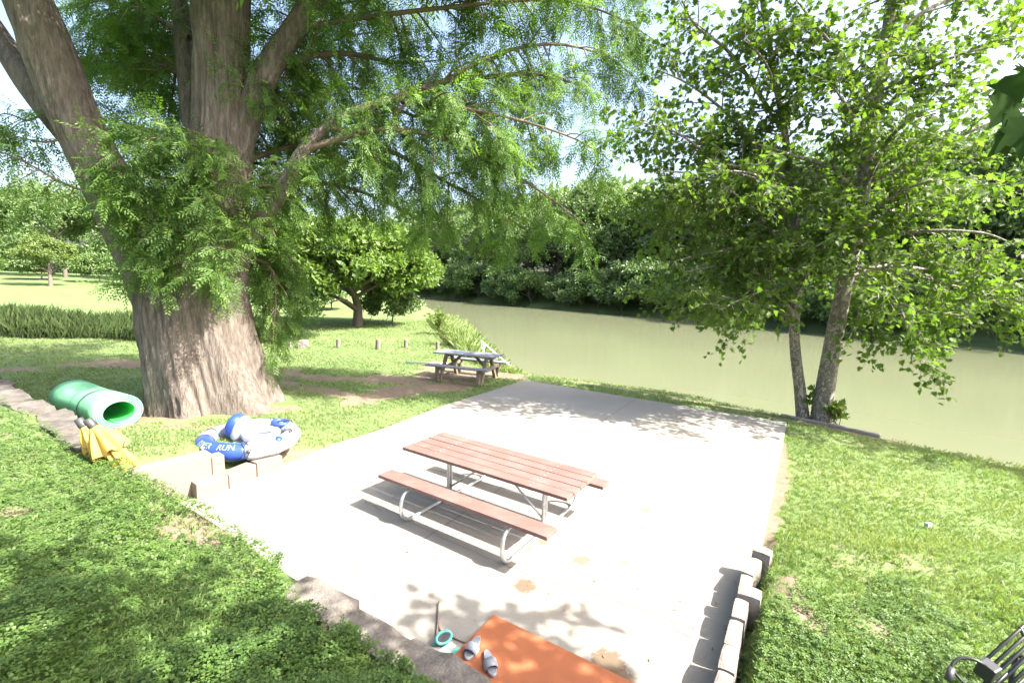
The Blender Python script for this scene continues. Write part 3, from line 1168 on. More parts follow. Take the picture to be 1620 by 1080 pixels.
def build_cypress():
    rng = np.random.default_rng(42)
    root = thing('cypress_tree', (-6.1, 9.6, 0.0), 'huge old cypress with fluted trunk and feathery drooping branches left of the patio', 'tree')
    main = pxpath([(352, 690, 9.6), (348, 650, 9.6), (325, 560, 9.6), (312, 480, 9.6), (325, 400, 9.6), (345, 300, 9.6), (351, 200, 9.6), (351, 100, 9.6), (352, 0, 9.6), (355, -150, 9.7), (358, -400, 9.9), (350, -700, 10.0)])
    mr = [1.04, 1.06, 1.0, 0.98, 0.82, 0.54, 0.49, 0.47, 0.45, 0.41, 0.33, 0.2]
    V, F = barkloft(main, mr, 220, 190, 1, 0.42, 0.085, 0.075)
    obj('trunk', V, F, M['cypress_bark'], root, True)
    left = pxpath([(285, 500, 9.5), (250, 430, 9.5), (208, 350, 9.4), (158, 265, 9.3), (120, 190, 9.2), (88, 110, 9.1), (50, 15, 9.0), (0, -90, 8.9), (-60, -250, 8.8), (-120, -450, 8.6)])
    V, F = barkloft(left, [0.64, 0.58, 0.49, 0.42, 0.39, 0.37, 0.35, 0.33, 0.28, 0.16], 110, 110, 2, 0, 0.05)
    obj('limb', V, F, M['cypress_bark'], root, True)
    rlow = pxpath([(345, 455, 9.7), (388, 385, 9.5), (426, 328, 9.4), (460, 278, 9.3), (478, 242, 9.35), (520, 200, 9.5), (570, 175, 9.6), (620, 158, 9.7), (700, 130, 9.9), (770, 122, 10.1), (850, 118, 10.3), (930, 138, 10.5)])
    rr_ = [0.28, 0.22, 0.175, 0.145, 0.115, 0.09, 0.085, 0.075, 0.06, 0.045, 0.03, 0.015]
    V, F = barkloft(rlow, rr_, 40, 90, 3, 0, 0.025)
    obj('limb', V, F, M['cypress_bark'], root, True)
    rup = pxpath([(368, 260, 9.6), (392, 180, 9.6), (424, 110, 9.7), (465, 50, 9.8), (512, -20, 10.0), (580, -110, 10.2), (660, -220, 10.4), (740, -330, 10.5)])
    V, F = barkloft(rup, [0.27, 0.25, 0.23, 0.21, 0.19, 0.16, 0.11, 0.06], 48, 60, 4, 0, 0.03)
    obj('limb', V, F, M['cypress_bark'], root, True)
    lb = pxpath([(318, 300, 10.0), (300, 160, 10.3), (288, 40, 10.6), (270, -100, 10.9), (240, -260, 11.2)])
    V, F = barkloft(lb, [0.20, 0.18, 0.16, 0.13, 0.06], 36, 40, 5, 0, 0.02)
    obj('limb', V, F, M['cypress_bark'], root, True)
    ll = pxpath([(122, 222, 9.25), (58, 145, 9.45), (5, 70, 9.7), (-60, -30, 9.9), (-140, -150, 10.1)])
    V, F = barkloft(ll, [0.26, 0.23, 0.2, 0.15, 0.08], 36, 40, 6, 0, 0.02)
    obj('limb', V, F, M['cypress_bark'], root, True)
    Lr = lambda pl, r0, r1, n=14: (spline(pxpath(pl), n), np.linspace(r0, r1, n))
    B = {
        'right': [(spline(rlow[6:], 16), np.linspace(0.08, 0.012, 16)),
              Lr([(480, 238, 9.36), (600, 205, 9.5), (700, 220, 9.7), (790, 262, 10.0), (865, 310, 10.2), (925, 355, 10.3)], .07, .012),
              Lr([(520, 200, 9.5), (620, 240, 9.8), (700, 285, 10.2), (780, 330, 10.6), (840, 370, 10.9)], .06, .012),
              Lr([(620, 158, 9.7), (720, 170, 9.5), (820, 190, 9.6), (910, 220, 9.9), (960, 250, 10.1)], .05, .01),
              Lr([(700, 130, 9.9), (790, 85, 10.2), (880, 70, 10.5), (960, 90, 10.8), (1000, 120, 11)], .05, .01)],
        'limbshoots': [(spline(rlow[1:8], 20), np.linspace(.05, .02, 20)), (spline(rup[1:5], 14), np.linspace(.05, .02, 14))],
        'upper': [Lr([(470, 45, 9.8), (600, 25, 10.1), (730, 10, 10.4), (860, 0, 10.7), (960, 20, 11), (1030, 60, 11.2)], .06, .01),
              Lr([(428, 100, 9.75), (540, 85, 10.4), (630, 100, 11.0), (700, 95, 11.5)], .08, .012),
              Lr([(530, -40, 10.1), (660, -70, 10.4), (800, -70, 10.8), (920, -40, 11.2), (1010, 0, 11.5)], .06, .01),
              Lr([(590, -120, 10.2), (720, -160, 9.6), (850, -150, 9.4), (960, -100, 9.4)], .1, .012),
              Lr([(358, 215, 9.7), (480, 150, 10.8), (560, 140, 11.6), (640, 170, 12.2)], .08, .012)],
        'back': [Lr([(352, 318, 9.8), (480, 290, 11.0), (560, 300, 11.8), (640, 335, 12.4), (690, 370, 12.8)], .08, .012),
              Lr([(352, 268, 9.8), (470, 230, 10.8), (560, 230, 11.5), (660, 255, 12.0)], .07, .012),
              Lr([(320, 130, 10.2), (250, 100, 10.8), (190, 70, 11.3), (140, 60, 11.6)], .07, .012),
              Lr([(300, 60, 10.4), (230, 20, 10.9), (170, 0, 11.3)], .07, .012),
              Lr([(330, 230, 10.2), (260, 210, 10.8), (200, 200, 11.2), (150, 210, 11.5)], .06, .01),
              Lr([(330, 170, 10.4), (280, 140, 11.2), (220, 130, 12.0)], .06, .01),
              Lr([(330, 290, 10.3), (280, 280, 10.8), (230, 290, 11.2)], .05, .01),
              Lr([(360, 130, 9.8), (470, 100, 11.2), (540, 60, 12.0), (620, 50, 12.6)], .05, .01),
              Lr([(356, 205, 9.8), (450, 180, 11.5), (520, 190, 12.4), (590, 200, 13.0)], .05, .01),
              Lr([(430, 100, 9.8), (500, 20, 11.4), (580, 0, 12.2), (680, 0, 12.8)], .05, .01),
              Lr([(300, 100, 11.0), (240, 60, 11.8), (170, 110, 12.4), (120, 130, 12.8)], .05, .01),
              Lr([(310, 30, 11.0), (250, 0, 11.6), (190, -10, 12.2), (120, 10, 12.8)], .05, .01),
              Lr([(620, 170, 10.6), (720, 210, 11.4), (800, 240, 12.0)], .04, .01),
              Lr([(356, 255, 9.8), (450, 260, 11.4), (500, 250, 12.2), (560, 270, 12.8)], .04, .01)],
        'leftthin': [Lr([(160, 310, 9.0), (100, 290, 8.8), (50, 262, 8.8), (0, 240, 8.9), (-50, 230, 9.0)], .03, .006),
              Lr([(115, 215, 9.0), (70, 225, 8.9), (20, 215, 9.0), (-30, 210, 9.2)], .025, .006),
              Lr([(95, 150, 9.0), (50, 190, 9.2), (10, 180, 9.4), (-30, 190, 9.6)], .025, .006)],
        'hang': [Lr([(350, 390, 9.8), (425, 420, 10.0), (436, 470, 10.1), (430, 540, 10.1), (428, 575, 10.1)], .05, .01),
              Lr([(350, 375, 9.8), (450, 400, 10.3), (470, 450, 10.5), (462, 510, 10.5)], .04, .01),
              Lr([(350, 350, 9.8), (440, 380, 10.5), (425, 450, 10.6), (415, 520, 10.6)], .04, .01)],
    }
    twigs, ends = [], []
    dens = {'right': (0.15, (0.5, 1.6), 60, -0.12, 0.17), 'upper': (0.15, (0.5, 1.6), 60, -0.1, 0.13), 'back': (0.14, (0.5, 1.5), 65, 0.0, 0.12),
            'limbshoots': (0.11, (0.35, 0.9), 75, -0.05, 0.16), 'leftthin': (0.30, (0.25, 0.6), 55, 0.0, 0.12), 'hang': (0.14, (0.3, 0.7), 60, -0.2, 0.2)}
    for key, lst in B.items():
        sp, ln, an, up, dr = dens[key]
        sec = spawn(lst, sp, ln, an, up, dr, 0.6, rng, 0.10)
        ter = spawn(sec, 0.12, (0.25, 0.75), 50, -0.05, 0.14, 0.6, rng, 0.15, n=5)
        twigs += (lst if key != 'limbshoots' else []) + sec
        ends += ter + ([s for s in sec] if key != 'leftthin' else sec)
        if key == 'leftthin':
            ends = ends
    # shoots growing straight out of the trunk, low in front
    sh = []
    for k in range(95):
        px, py = rng.uniform(150, 392), rng.uniform(215, 445)
        edge_l = np.interp(py, [200, 300, 400, 450], [125, 165, 200, 225])
        if px < edge_l - 10:
            continue
        if 365 < px and py < 300:
            continue
        Y = 8.75 + 0.35 * rng.random()
        p = atd(px, py, Y)
        d = unit(np.array([rng.normal() * .5 + 0.15, -0.8, 0.25 + rng.normal() * .35]))
        ln = rng.uniform(0.45, 1.0)
        q = [p]
        for _ in range(5):
            d = unit(d + rng.normal(size=3) * .1 + np.array([0, 0, -0.16]))
            q.append(q[-1] + d * ln / 5)
        sh.append((np.array(q), np.linspace(0.014, 0.003, 6)))
    st = spawn(sh, 0.10, (0.15, 0.45), 50, 0.0, 0.15, 0.6, rng, 0.2, n=4)
    twigs += sh
    ends += sh + st
    V, F = tubes_np(twigs, 5)
    obj('branches', V, F, M['twig_bark'], root, True)['kind'] = 'stuff'
    P, D = leaf_points(ends, 0.085, rng, 0.05, 0.55)
    D = unit(D + np.array([0, 0, -0.25]))
    V, F, rn = instances(*SPRAY, P, D, upvec(len(P), rng, 0.55), rng.uniform(0.75, 1.25, len(P)), rng)
    print('cypress sprays', len(P))
    obj('crown', V, F, M['cypress_leaf'], root, False, rn)['kind'] = 'stuff'
    # the high crown above: coarser sprays
    hi = []
    for k in range(46):
        src = [main, left, rup][int(rng.integers(0, 3))]
        base = spline(src, 40)
        zz = rng.uniform(8.8, 15.5)
        j = int(np.argmin(np.abs(base[:, 2] - zz)))
        p = base[j]
        a = rng.uniform(0, 2 * np.pi)
        if k % 3 == 0:
            a = rng.uniform(-0.9, 0.5)
        d = unit(np.array([math.cos(a), math.sin(a), 0.25]))
        ln = rng.uniform(3.0, 6.5) * (1.15 - (p[2] - 8) / 14)
        q = [p]
        for _ in range(9):
            d = unit(d + rng.normal(size=3) * .1 + np.array([0, 0, -0.03]))
            q.append(q[-1] + d * ln / 9)
        q = [v for v in q if v[0] < 1.2] or q
        if len(q) < 3:
            continue
        hi.append((np.array(q), np.linspace(0.1, 0.015, len(q))))
    for e in [(-2.6, 8.4, 9.8), (-1.6, 8.3, 10.6), (-3.2, 7.6, 9.6), (-0.8, 8.0, 11.2), (-2.2, 7.4, 11.2), (-3.6, 8.6, 11.0), (-1.2, 7.6, 12.2), (-4.6, 7.4, 9.4), (-2.8, 8.0, 12.4), (-5.0, 7.2, 10.6), (-6.4, 6.6, 9.6), (-4.0, 7.8, 12.6)]:
        b0 = spline(main, 60)
        j = int(np.argmin(np.abs(b0[:, 2] - (e[2] - 1.4))))
        hi.append((spline([b0[j], (b0[j] + np.array(e)) / 2 + np.array([0, 0, .4]), np.array(e)], 9), np.linspace(.09, .015, 9)))
    hs = spawn(hi, 0.36, (0.8, 2.0), 60, -0.02, 0.08, 0.6, rng, 0.15)
    ht = spawn(hs, 0.3, (0.4, 0.9), 50, -0.05, 0.1, 0.6, rng, 0.2, n=4)
    V, F = tubes_np(hi + hs, 5)
    obj('branches', V, F, M['twig_bark'], root, True)['kind'] = 'stuff'
    P, D = leaf_points(ht + hs, 0.22, rng, 0.1, 0.6)
    V, F, rn = instances(*SPRAY_BIG, P, D, upvec(len(P), rng, 0.5), rng.uniform(0.8, 1.3, len(P)), rng)
    print('high sprays', len(P))
    obj('crown', V, F, M['cypress_leaf'], root, False, rn)['kind'] = 'stuff'
    return root


build_cypress()


# ------------------------------------------------------------------ plane trees by the water
def plane_tree(name, label, trunk, trad, limbs, seed, own_leaves, sec_sp=0.18, ter_sp=0.13, leaf_sp=0.075, size=(0.088, 0.158), lens=(0.6, 1.9)):
    rng = np.random.default_rng(seed)
    root = thing(name, trunk[0] * np.array([1, 1, 0]), label, 'tree', None)
    V, F = barkloft(trunk, trad, 28, 70, seed, 0.05, 0.012)
    obj('trunk', V, F, M['plane_bark'], root, True)
    for p, r0 in limbs:
        V, F = tube(spline(p, 16), np.linspace(r0, 0.012, 16), 9, False)
        obj('limb', V, np.array(F, np.int32), M['plane_bark'], root, True)
    L = [(spline(p, 14), np.linspace(r0, 0.012, 14)) for p, r0 in limbs]
    T = [(spline(trunk[2:], 16), np.linspace(trad[2], trad[-1], 16))]
    sec = spawn(L, sec_sp, lens, 55, 0.05, 0.04, 0.5, rng, 0.12) + spawn(T, sec_sp, lens, 70, 0.1, 0.03, 0.4, rng, 0.15)
    ter = spawn(sec, ter_sp, (0.3, 0.8), 50, 0.0, 0.07, 0.6, rng, 0.15, n=5)
    V, F = tubes_np(sec + ter, 4)
    obj('branches', V, F, M['plane_bark'], root, True)['kind'] = 'stuff'
    P, D = leaf_points(ter + sec, leaf_sp, rng, 0.12, 0.9)
    P = P + rng.normal(size=P.shape) * 0.05
    D = unit(D + np.array([0, 0, -0.35]))
    U = upvec(len(P), rng, 0.75)
    S = rng.uniform(*size, len(P))
    print(name, 'leaves', len(P))
    # leaves that stand clear at the lower fringe are single parts
    if own_leaves:
        e = in_view_rise(P)
        order = np.argsort(e)[:own_leaves]
        me = None
        keep = np.ones(len(P), bool)
        keep[order] = False
        for k in order:
            if me is None:
                me = mesh_np('leaf', PALM[0], PALM[1], False, np.full(len(PALM[0]), 0.5))
                me.materials.append(M['plane_leaf'])
            o = bpy.data.objects.new('leaf', me)
            COL.objects.link(o)
            o.parent = root
            X = unit(D[k]); Y = unit(np.cross(U[k], X)); Z = np.cross(X, Y)
            mw = Matrix(((X[0], Y[0], Z[0], 0), (X[1], Y[1], Z[1], 0), (X[2], Y[2], Z[2], 0), (0, 0, 0, 1)))
            q = P[k] - ORG[root]
            o.matrix_basis = Matrix.Translation(Vector(q)) @ mw @ Matrix.Scale(float(S[k]), 4)
        P, D, U, S = P[keep], D[keep], U[keep], S[keep]
    V, F, rn = instances(*PALM, P, D, U, S, rng)
    obj('crown', V, F, M['plane_leaf'], root, False, rn)['kind'] = 'stuff'
    return root


px = pxpath
tA = px([(1270, 662, 11.15), (1266, 620, 11.15), (1257, 530, 11.1), (1264, 430, 11.1), (1255, 330, 11.0), (1240, 200, 10.9), (1215, 60, 10.7), (1195, -80, 10.6)])
plane_tree('plane_tree', 'slender left stem of the twin plane trees at the river edge', tA, [.145, .125, .11, .1, .09, .07, .055, .03],
           [(px([(1258, 500, 11.1), (1210, 440, 10.9), (1150, 420, 10.7), (1085, 430, 10.5)]), .05),
            (px([(1262, 470, 11.1), (1200, 390, 11.3), (1120, 360, 11.6), (1040, 350, 11.8)]), .05),
            (px([(1262, 430, 11.1), (1190, 330, 10.6), (1110, 280, 10.2), (1040, 270, 9.9)]), .05),
            (px([(1258, 360, 11.0), (1180, 280, 11.2), (1100, 220, 11.4), (1010, 210, 11.6)]), .05),
            (px([(1250, 300, 11.0), (1170, 200, 10.8), (1100, 140, 10.6), (1040, 110, 10.5)]), .05),
            (px([(1240, 210, 10.9), (1160, 90, 10.8), (1100, 40, 10.7), (1070, -20, 10.6)]), .05),
            (px([(1258, 420, 11.0), (1240, 330, 10.2), (1200, 280, 9.5), (1160, 270, 9.0)]), .045),
            (px([(1245, 240, 10.9), (1220, 120, 10.2), (1180, 60, 9.7)]), .045),
            (px([(1262, 450, 11.1), (1290, 380, 10.6), (1330, 350, 10.2), (1300, 400, 9.8)]), .04),
            (px([(1258, 500, 11.1), (1180, 480, 11.4), (1100, 470, 11.8), (1050, 485, 12.0)]), .04),
            (px([(1260, 480, 11.1), (1220, 460, 10.4), (1180, 470, 9.9), (1140, 490, 9.6)]), .035),
            (px([(1260, 400, 11.1), (1190, 390, 10.9), (1120, 400, 10.8), (1040, 420, 10.8)]), .035),
            (px([(1255, 330, 11.0), (1160, 330, 11.0), (1080, 320, 11.0), (1000, 300, 11.0)]), .035),
            (px([(1250, 270, 11.0), (1150, 260, 10.4), (1070, 210, 10.2), (1000, 190, 10.0)]), .035),
            (px([(1262, 450, 11.1), (1210, 420, 11.8), (1150, 440, 12.4), (1090, 450, 12.8)]), .035)],
           7, 90)
tB = px([(1298, 668, 10.92), (1303, 630, 10.92), (1326, 500, 10.85), (1345, 410, 10.8), (1361, 320, 10.7), (1380, 200, 10.6), (1395, 100, 10.5), (1410, 0, 10.4), (1425, -140, 10.3), (1440, -300, 10.2)])
plane_tree('plane_tree', 'thicker mottled right stem of the twin plane trees, leaning right over the river', tB, [.225, .2, .175, .16, .145, .12, .1, .085, .06, .03],
           [(px([(1362, 315, 10.7), (1310, 265, 10.6), (1250, 245, 10.5), (1190, 225, 10.4)]), .075),
            (px([(1366, 290, 10.7), (1430, 265, 10.3), (1500, 225, 9.9), (1580, 190, 9.6), (1650, 170, 9.3)]), .07),
            (px([(1350, 390, 10.8), (1420, 370, 10.2), (1490, 365, 9.6), (1560, 370, 9.2), (1610, 390, 9.0)]), .05),
            (px([(1340, 440, 10.8), (1400, 420, 10.9), (1480, 430, 11.0), (1550, 450, 11.1), (1620, 440, 11.2)]), .05),
            (px([(1352, 370, 10.8), (1420, 330, 11.2), (1500, 310, 11.6), (1600, 300, 12.0)]), .06),
            (px([(1380, 200, 10.6), (1440, 130, 10.2), (1510, 90, 9.8), (1590, 70, 9.5)]), .06),
            (px([(1385, 170, 10.6), (1330, 90, 10.2), (1290, 40, 9.8), (1260, 0, 9.5)]), .06),
            (px([(1400, 80, 10.5), (1460, 20, 10.5), (1540, -10, 10.6), (1620, -10, 10.6)]), .055),
            (px([(1365, 300, 10.7), (1400, 230, 9.8), (1440, 190, 9.0), (1480, 180, 8.4)]), .06),
            (px([(1375, 230, 10.6), (1340, 170, 9.8), (1320, 140, 9.2)]), .05),
            (px([(1345, 420, 10.8), (1380, 440, 10.1), (1420, 480, 9.6), (1440, 540, 9.3), (1443, 575, 9.25)]), .04),
            (px([(1350, 380, 10.8), (1400, 320, 9.7), (1460, 290, 8.9), (1540, 280, 8.3)]), .045),
            (px([(1345, 410, 10.8), (1320, 380, 10.0), (1290, 390, 9.4)]), .04),
            (px([(1410, 0, 10.4), (1350, -90, 10.2), (1300, -130, 10.0)]), .05),
            (px([(1420, -90, 10.3), (1520, -160, 10.0), (1640, -180, 9.6)]), .05),
            (px([(1345, 420, 10.8), (1420, 430, 10.4), (1500, 450, 10.0), (1580, 470, 9.7), (1640, 480, 9.5)]), .04),
            (px([(1340, 440, 10.8), (1400, 470, 10.3), (1460, 490, 10.0), (1530, 500, 9.8)]), .035),
            (px([(1335, 450, 10.8), (1300, 420, 11.4), (1330, 440, 12.0), (1400, 470, 12.4)]), .035)],
           8, 90)


# a third tree further along the bank, outside the picture: it shades the strip of lawn by the water
tC = np.array([(12.0, 5.2, -0.2), (12.3, 5.5, 1.2), (12.9, 6.0, 3.0), (13.4, 6.5, 4.6), (13.8, 6.8, 6.2), (14.1, 7.0, 8.0)])
plane_tree('plane_tree', 'tree leaning over the water just beyond the right edge, shading the bank', tC, [.2, .18, .15, .12, .09, .04],
           [(np.array([(13.2, 6.3, 4.0), (12.4, 7.0, 5.0), (11.6, 7.4, 5.6)]), .05), (np.array([(13.2, 6.3, 4.0), (14.2, 7.2, 4.8), (15.2, 7.8, 5.2)]), .05),
            (np.array([(13.5, 6.6, 5.0), (13.0, 7.6, 5.9), (12.6, 8.4, 6.4)]), .05), (np.array([(13.5, 6.6, 5.0), (14.4, 6.0, 5.8), (15.3, 5.6, 6.2)]), .05),
            (np.array([(13.8, 6.8, 6.0), (14.6, 7.6, 6.8), (15.4, 8.0, 7.2)]), .05), (np.array([(13.0, 6.1, 3.4), (12.6, 5.2, 4.3), (12.4, 4.4, 4.8)]), .05)],
           12, 0, 0.26, 0.2, 0.12, (0.14, 0.22), (0.5, 1.3))


# near tree beside the viewer: shades the bank, a few big leaves hang into view
def near_tree():
    rng = np.random.default_rng(77)
    root = thing('plane_tree', (4.6, -1.9, 0.2), 'near tree whose few large dark leaves hang into the top right corner', 'tree')
    trunk = np.array([(4.6, -1.9, 0.1), (4.5, -1.8, 1.5), (4.2, -1.5, 3.2), (3.9, -1.1, 4.8), (3.5, -0.6, 6.2), (3.2, -0.2, 7.6), (3.0, 0, 9.0)])
    V, F = barkloft(trunk, [.2, .17, .15, .13, .1, .07, .03], 24, 50, 9, 0.05, 0.01)
    obj('trunk', V, F, M['plane_bark'], root, True)
    limbs = [([(3.9, -1.1, 4.8), (3.2, 0.2, 5.6), (2.3, 1.1, 6.0), (1.2, 1.6, 6.2)], .06),
             ([(3.9, -1.1, 4.8), (3.9, 0.5, 5.5), (3.7, 1.3, 5.8), (3.1, 1.8, 5.9)], .06),
             ([(4.0, -1.2, 4.4), (4.6, 0.8, 5.1), (4.7, 1.6, 5.3), (4.5, 2.1, 5.4)], .05),
             ([(3.6, -0.7, 5.8), (2.6, 0.3, 6.3), (1.6, 0.8, 6.5), (0.7, 1.0, 6.6)], .05),
             ([(3.7, -0.9, 5.4), (2.4, -0.3, 6.1), (1.3, 0.2, 6.4), (0.4, 0.4, 6.5)], .05),
             ([(3.3, -0.4, 7.0), (2.6, 0.5, 7.5), (2.0, 1.0, 7.8)], .04),
             ([(4.0, -1.2, 4.4), (4.4, 0.9, 5.2), (4.2, 1.7, 5.4), (3.9, 2.2, 5.4)], .05),
             ([(4.0, -1.2, 4.4), (5.0, 0.9, 5.0), (5.1, 1.7, 5.2), (4.9, 2.2, 5.3)], .05),
             ([(3.6, -0.7, 5.8), (3.2, 0.6, 6.2), (2.6, 1.4, 6.5), (2.2, 1.7, 6.6)], .05)]
    for p, r0 in limbs:
        V, F = tube(spline(p, 14), np.linspace(r0, 0.012, 14), 8, False)
        obj('limb', V, np.array(F, np.int32), M['plane_bark'], root, True)
    L = [(spline(p, 12), np.linspace(r0, 0.012, 12)) for p, r0 in limbs]
    sec = spawn(L, 0.15, (0.4, 1.2), 60, 0.08, 0.02, 0.5, rng, 0.3)
    ter = spawn(sec, 0.13, (0.2, 0.5), 50, 0.0, 0.05, 0.6, rng, 0.2, n=4)
    V, F = tubes_np(sec + ter, 4)
    obj('branches', V, F, M['plane_bark'], root, True)['kind'] = 'stuff'
    P, D = leaf_points(ter + sec, 0.10, rng, 0.12, 0.9)
    ok = (in_view_rise(P) > 0.72) | (P[:, 0] > 1.4 * P[:, 1])
    P, D = P[ok], D[ok]
    V, F, rn = instances(*PALM, P, D, upvec(len(P), rng, 0.7), rng.uniform(.14, .23, len(P)), rng)
    print('near tree leaves', len(P))
    obj('crown', V, F, M['plane_leaf'], root, False, rn)['kind'] = 'stuff'
    # the drooping twig with its big leaves
    tw = spline([(3.3, 0.2, 5.5), (3.0, 1.2, 4.9), (2.75, 1.9, 4.3), (2.50, 2.2, 3.98), (2.30, 2.3, 3.80)], 18)
    V, F = tube(tw, np.linspace(.02, .004, 18), 7, False)
    obj('twig', V, np.array(F, np.int32), M['plane_bark'], root, True)
    for (a, b, Y, s, u) in [((1598, 150), (1572, 196), 2.30, 0.20, (0.2, -0.9, 0.5)), ((1612, 185), (1568, 248), 2.25, 0.24, (0.5, -0.8, 0.3)),
                            ((1628, 180), (1618, 244), 2.2, 0.22, (-0.3, -0.9, 0.35)), ((1590, 120), (1612, 165), 2.35, 0.17, (-0.6, -0.6, 0.4)),
                            ((1640, 120), (1612, 110), 2.4, 0.17, (0.1, -0.7, 0.7)), ((1645, 205), (1655, 280), 2.3, 0.22, (0.1, -0.9, 0.4))]:
        p, q = atd(*a, Y), atd(*b, Y - 0.04)
        Vl, Fl, rn = instances(*PALM, p[None], (q - p)[None], np.array([u]), np.array([s]), rng)
        # fold the blade a little along the midrib
        o = obj('leaf', Vl, Fl, M['big_leaf'], root, True, rn)
    return root


near_tree()


# ------------------------------------------------------------------ distant trees: prototypes and copies
def crown_cloud(rng, c, R, nclump, per, cl=0.28, hollow=0.45, flat=0.8):
    d = unit(rng.normal(size=(nclump, 3)))
    d[:, 2] = np.where(d[:, 2] < -0.5, -d[:, 2], d[:, 2])
    rad = hollow + (1 - hollow) * rng.random(nclump) ** 0.6
    cc = d * rad[:, None] * np.array(R) * 0.86
    cr = cl * min(R) * rng.uniform(0.55, 1.25, nclump)
    q = unit(rng.normal(size=(nclump, per, 3))) * (rng.random((nclump, per, 1)) ** 0.45)
    P = cc[:, None] + q * cr[:, None, None] * np.array([1.15, 1.15, flat])
    N = unit(q + d[:, None] * 0.5 + np.array([0, 0, 0.35]))
    return P.reshape(-1, 3) + np.array(c), N.reshape(-1, 3)


def tree_proto(name, seed, h, R, cz, nclump, per, lsize, lmat, tr=0.25, tpl_=None, cl=0.28, lean=0.3):
    """tree standing on the origin: trunk with limbs, crown of leaf tufts"""
    rng = np.random.default_rng(seed)
    root = bpy.data.objects.new(name, None)
    t = np.array([(0, 0, -0.5), (0.05, 0.02, cz * .35), (rng.normal() * lean, rng.normal() * lean, cz * .8), (rng.normal() * lean * 1.5, rng.normal() * lean * 1.5, h * .86)])
    paths = [(spline(t, 12), np.linspace(tr, tr * .15, 12))]
    for k in range(9):
        j = int(rng.integers(3, 9))
        p = paths[0][0][j]
        d = unit(rng.normal(size=3) * np.array([1, 1, .2]) + np.array([0, 0, .6]))
        e = p + d * np.array(R) * .75
        paths.append((spline([p, (p + e) / 2 + np.array([0, 0, .15 * R[2]]), e], 6), np.linspace(tr * .4, 0.02, 6)))
    V, F = tubes_np(paths, 7)
    tm = mesh_np('trunk', V, F, True)
    tm.materials.append(M['far_bark'])
    P, N = crown_cloud(rng, (0, 0, cz), R, nclump, per, cl)
    X = unit(rng.normal(size=P.shape) + np.array([0, 0, -0.3]))
    TT = tpl_ or CLUMPS[seed % 3]
    V, F, rn = instances(*TT, P, X, N + rng.normal(size=N.shape) * .4, rng.uniform(.7, 1.3, len(P)) * lsize, rng)
    cm = mesh_np('crown', V, F, False, rn)
    cm.materials.append(lmat)
    return tm, cm


def plant(name, proto, loc, rz, s, label, cat='tree', group=None, sz=None):
    r = thing(name, loc, label, cat, group)
    r.rotation_euler = (0, 0, rz)
    r.scale = (s, s, sz or s)
    for nm, me in (('trunk', proto[0]), ('crown', proto[1])):
        o = bpy.data.objects.new(nm, me)
        COL.objects.link(o)
        o.parent = r
        if nm == 'crown':
            o['kind'] = 'stuff'
    return r


PR = {
    'round': tree_proto('p', 11, 14, (5.5, 5.5, 5.5), 8.2, 70, 46, 0.55, M['far_leaf_mid'], .3),
    'dark': tree_proto('p', 12, 15, (5, 5, 6.3), 8.2, 75, 46, 0.5, M['far_leaf_dark'], .3),
    'grey': tree_proto('p', 13, 12, (4.8, 4.8, 4.6), 7.0, 70, 46, 0.45, M['far_leaf_grey'], .22),
    'pale': tree_proto('p', 14, 11, (4.2, 4.2, 4.4), 6.4, 55, 46, 0.5, M['far_leaf_pale'], .2),
    'bush': tree_proto('p', 15, 5, (3.4, 3.0, 2.5), 2.3, 45, 60, 0.4, M['far_leaf_mid'], .1),
    'dbush': tree_proto('p', 16, 5, (3.6, 3.0, 2.6), 2.2, 45, 60, 0.42, M['far_leaf_dark'], .1),
}
ORD = ['first', 'second', 'third', 'fourth', 'fifth', 'sixth', 'seventh', 'eighth', 'ninth', 'tenth', 'eleventh', 'twelfth', 'thirteenth',
       'fourteenth', 'fifteenth', 'sixteenth', 'seventeenth', 'eighteenth', 'nineteenth', 'twentieth', 'twenty-first', 'twenty-second', 'twenty-third', 'twenty-fourth', 'twenty-fifth', 'twenty-sixth', 'twenty-seventh', 'twenty-eighth']
DESC = {'round': 'mid green rounded tree', 'dark': 'tall dark green tree', 'grey': 'dull grey green tree', 'pale': 'pale yellow green tree',
        'bush': 'bright green bush', 'dbush': 'dark low bush'}
rng = np.random.default_rng(5)
farline = spline([(p[0], p[1], 0) for p in FAR[1:12]], 400)
fl = np.concatenate([[0], np.cumsum(np.linalg.norm(np.diff(farline, axis=0), axis=1))])


def on_far(s, off):
    j = np.searchsorted(fl, s)
    j = min(max(j, 1), len(farline) - 2)
    t = unit(farline[j + 1] - farline[j - 1])
    n = np.array([-t[1], t[0]])
    if n[1] + n[0] < 0:
        n = -n
    p = farline[j][:2] + n * off
    z = ground_h(p[None])[0]
    return (p[0], p[1], z)


total = fl[-1]
seq = ['pale', 'dark', 'round', 'grey', 'dark', 'grey', 'round', 'dark', 'grey', 'dark', 'round', 'dark', 'grey', 'round', 'dark', 'pale', 'dark', 'round', 'grey', 'dark', 'round']
n = len(seq)
for k, kd in enumerate(seq):
    s = (k + 0.4 + 0.3 * rng.random()) / n * total * 0.97
    loc = on_far(s, 5.0 + 2.5 * rng.random())
    plant('bank_tree', PR[kd], loc, rng.random() * 6.28, 1.0 + 0.3 * rng.random(), f'{DESC[kd]} on the far bank, {ORD[k]} from the left', 'tree', 'trees on the far river bank')
seqb = ['bush', 'dbush', 'dbush', 'bush', 'dbush', 'dbush', 'bush', 'dbush', 'bush', 'dbush', 'dbush', 'bush', 'dbush', 'bush', 'dbush', 'dbush', 'bush', 'dbush', 'dbush', 'dbush', 'bush', 'dbush', 'dbush', 'bush', 'dbush', 'dbush', 'bush', 'dbush']
n = len(seqb)
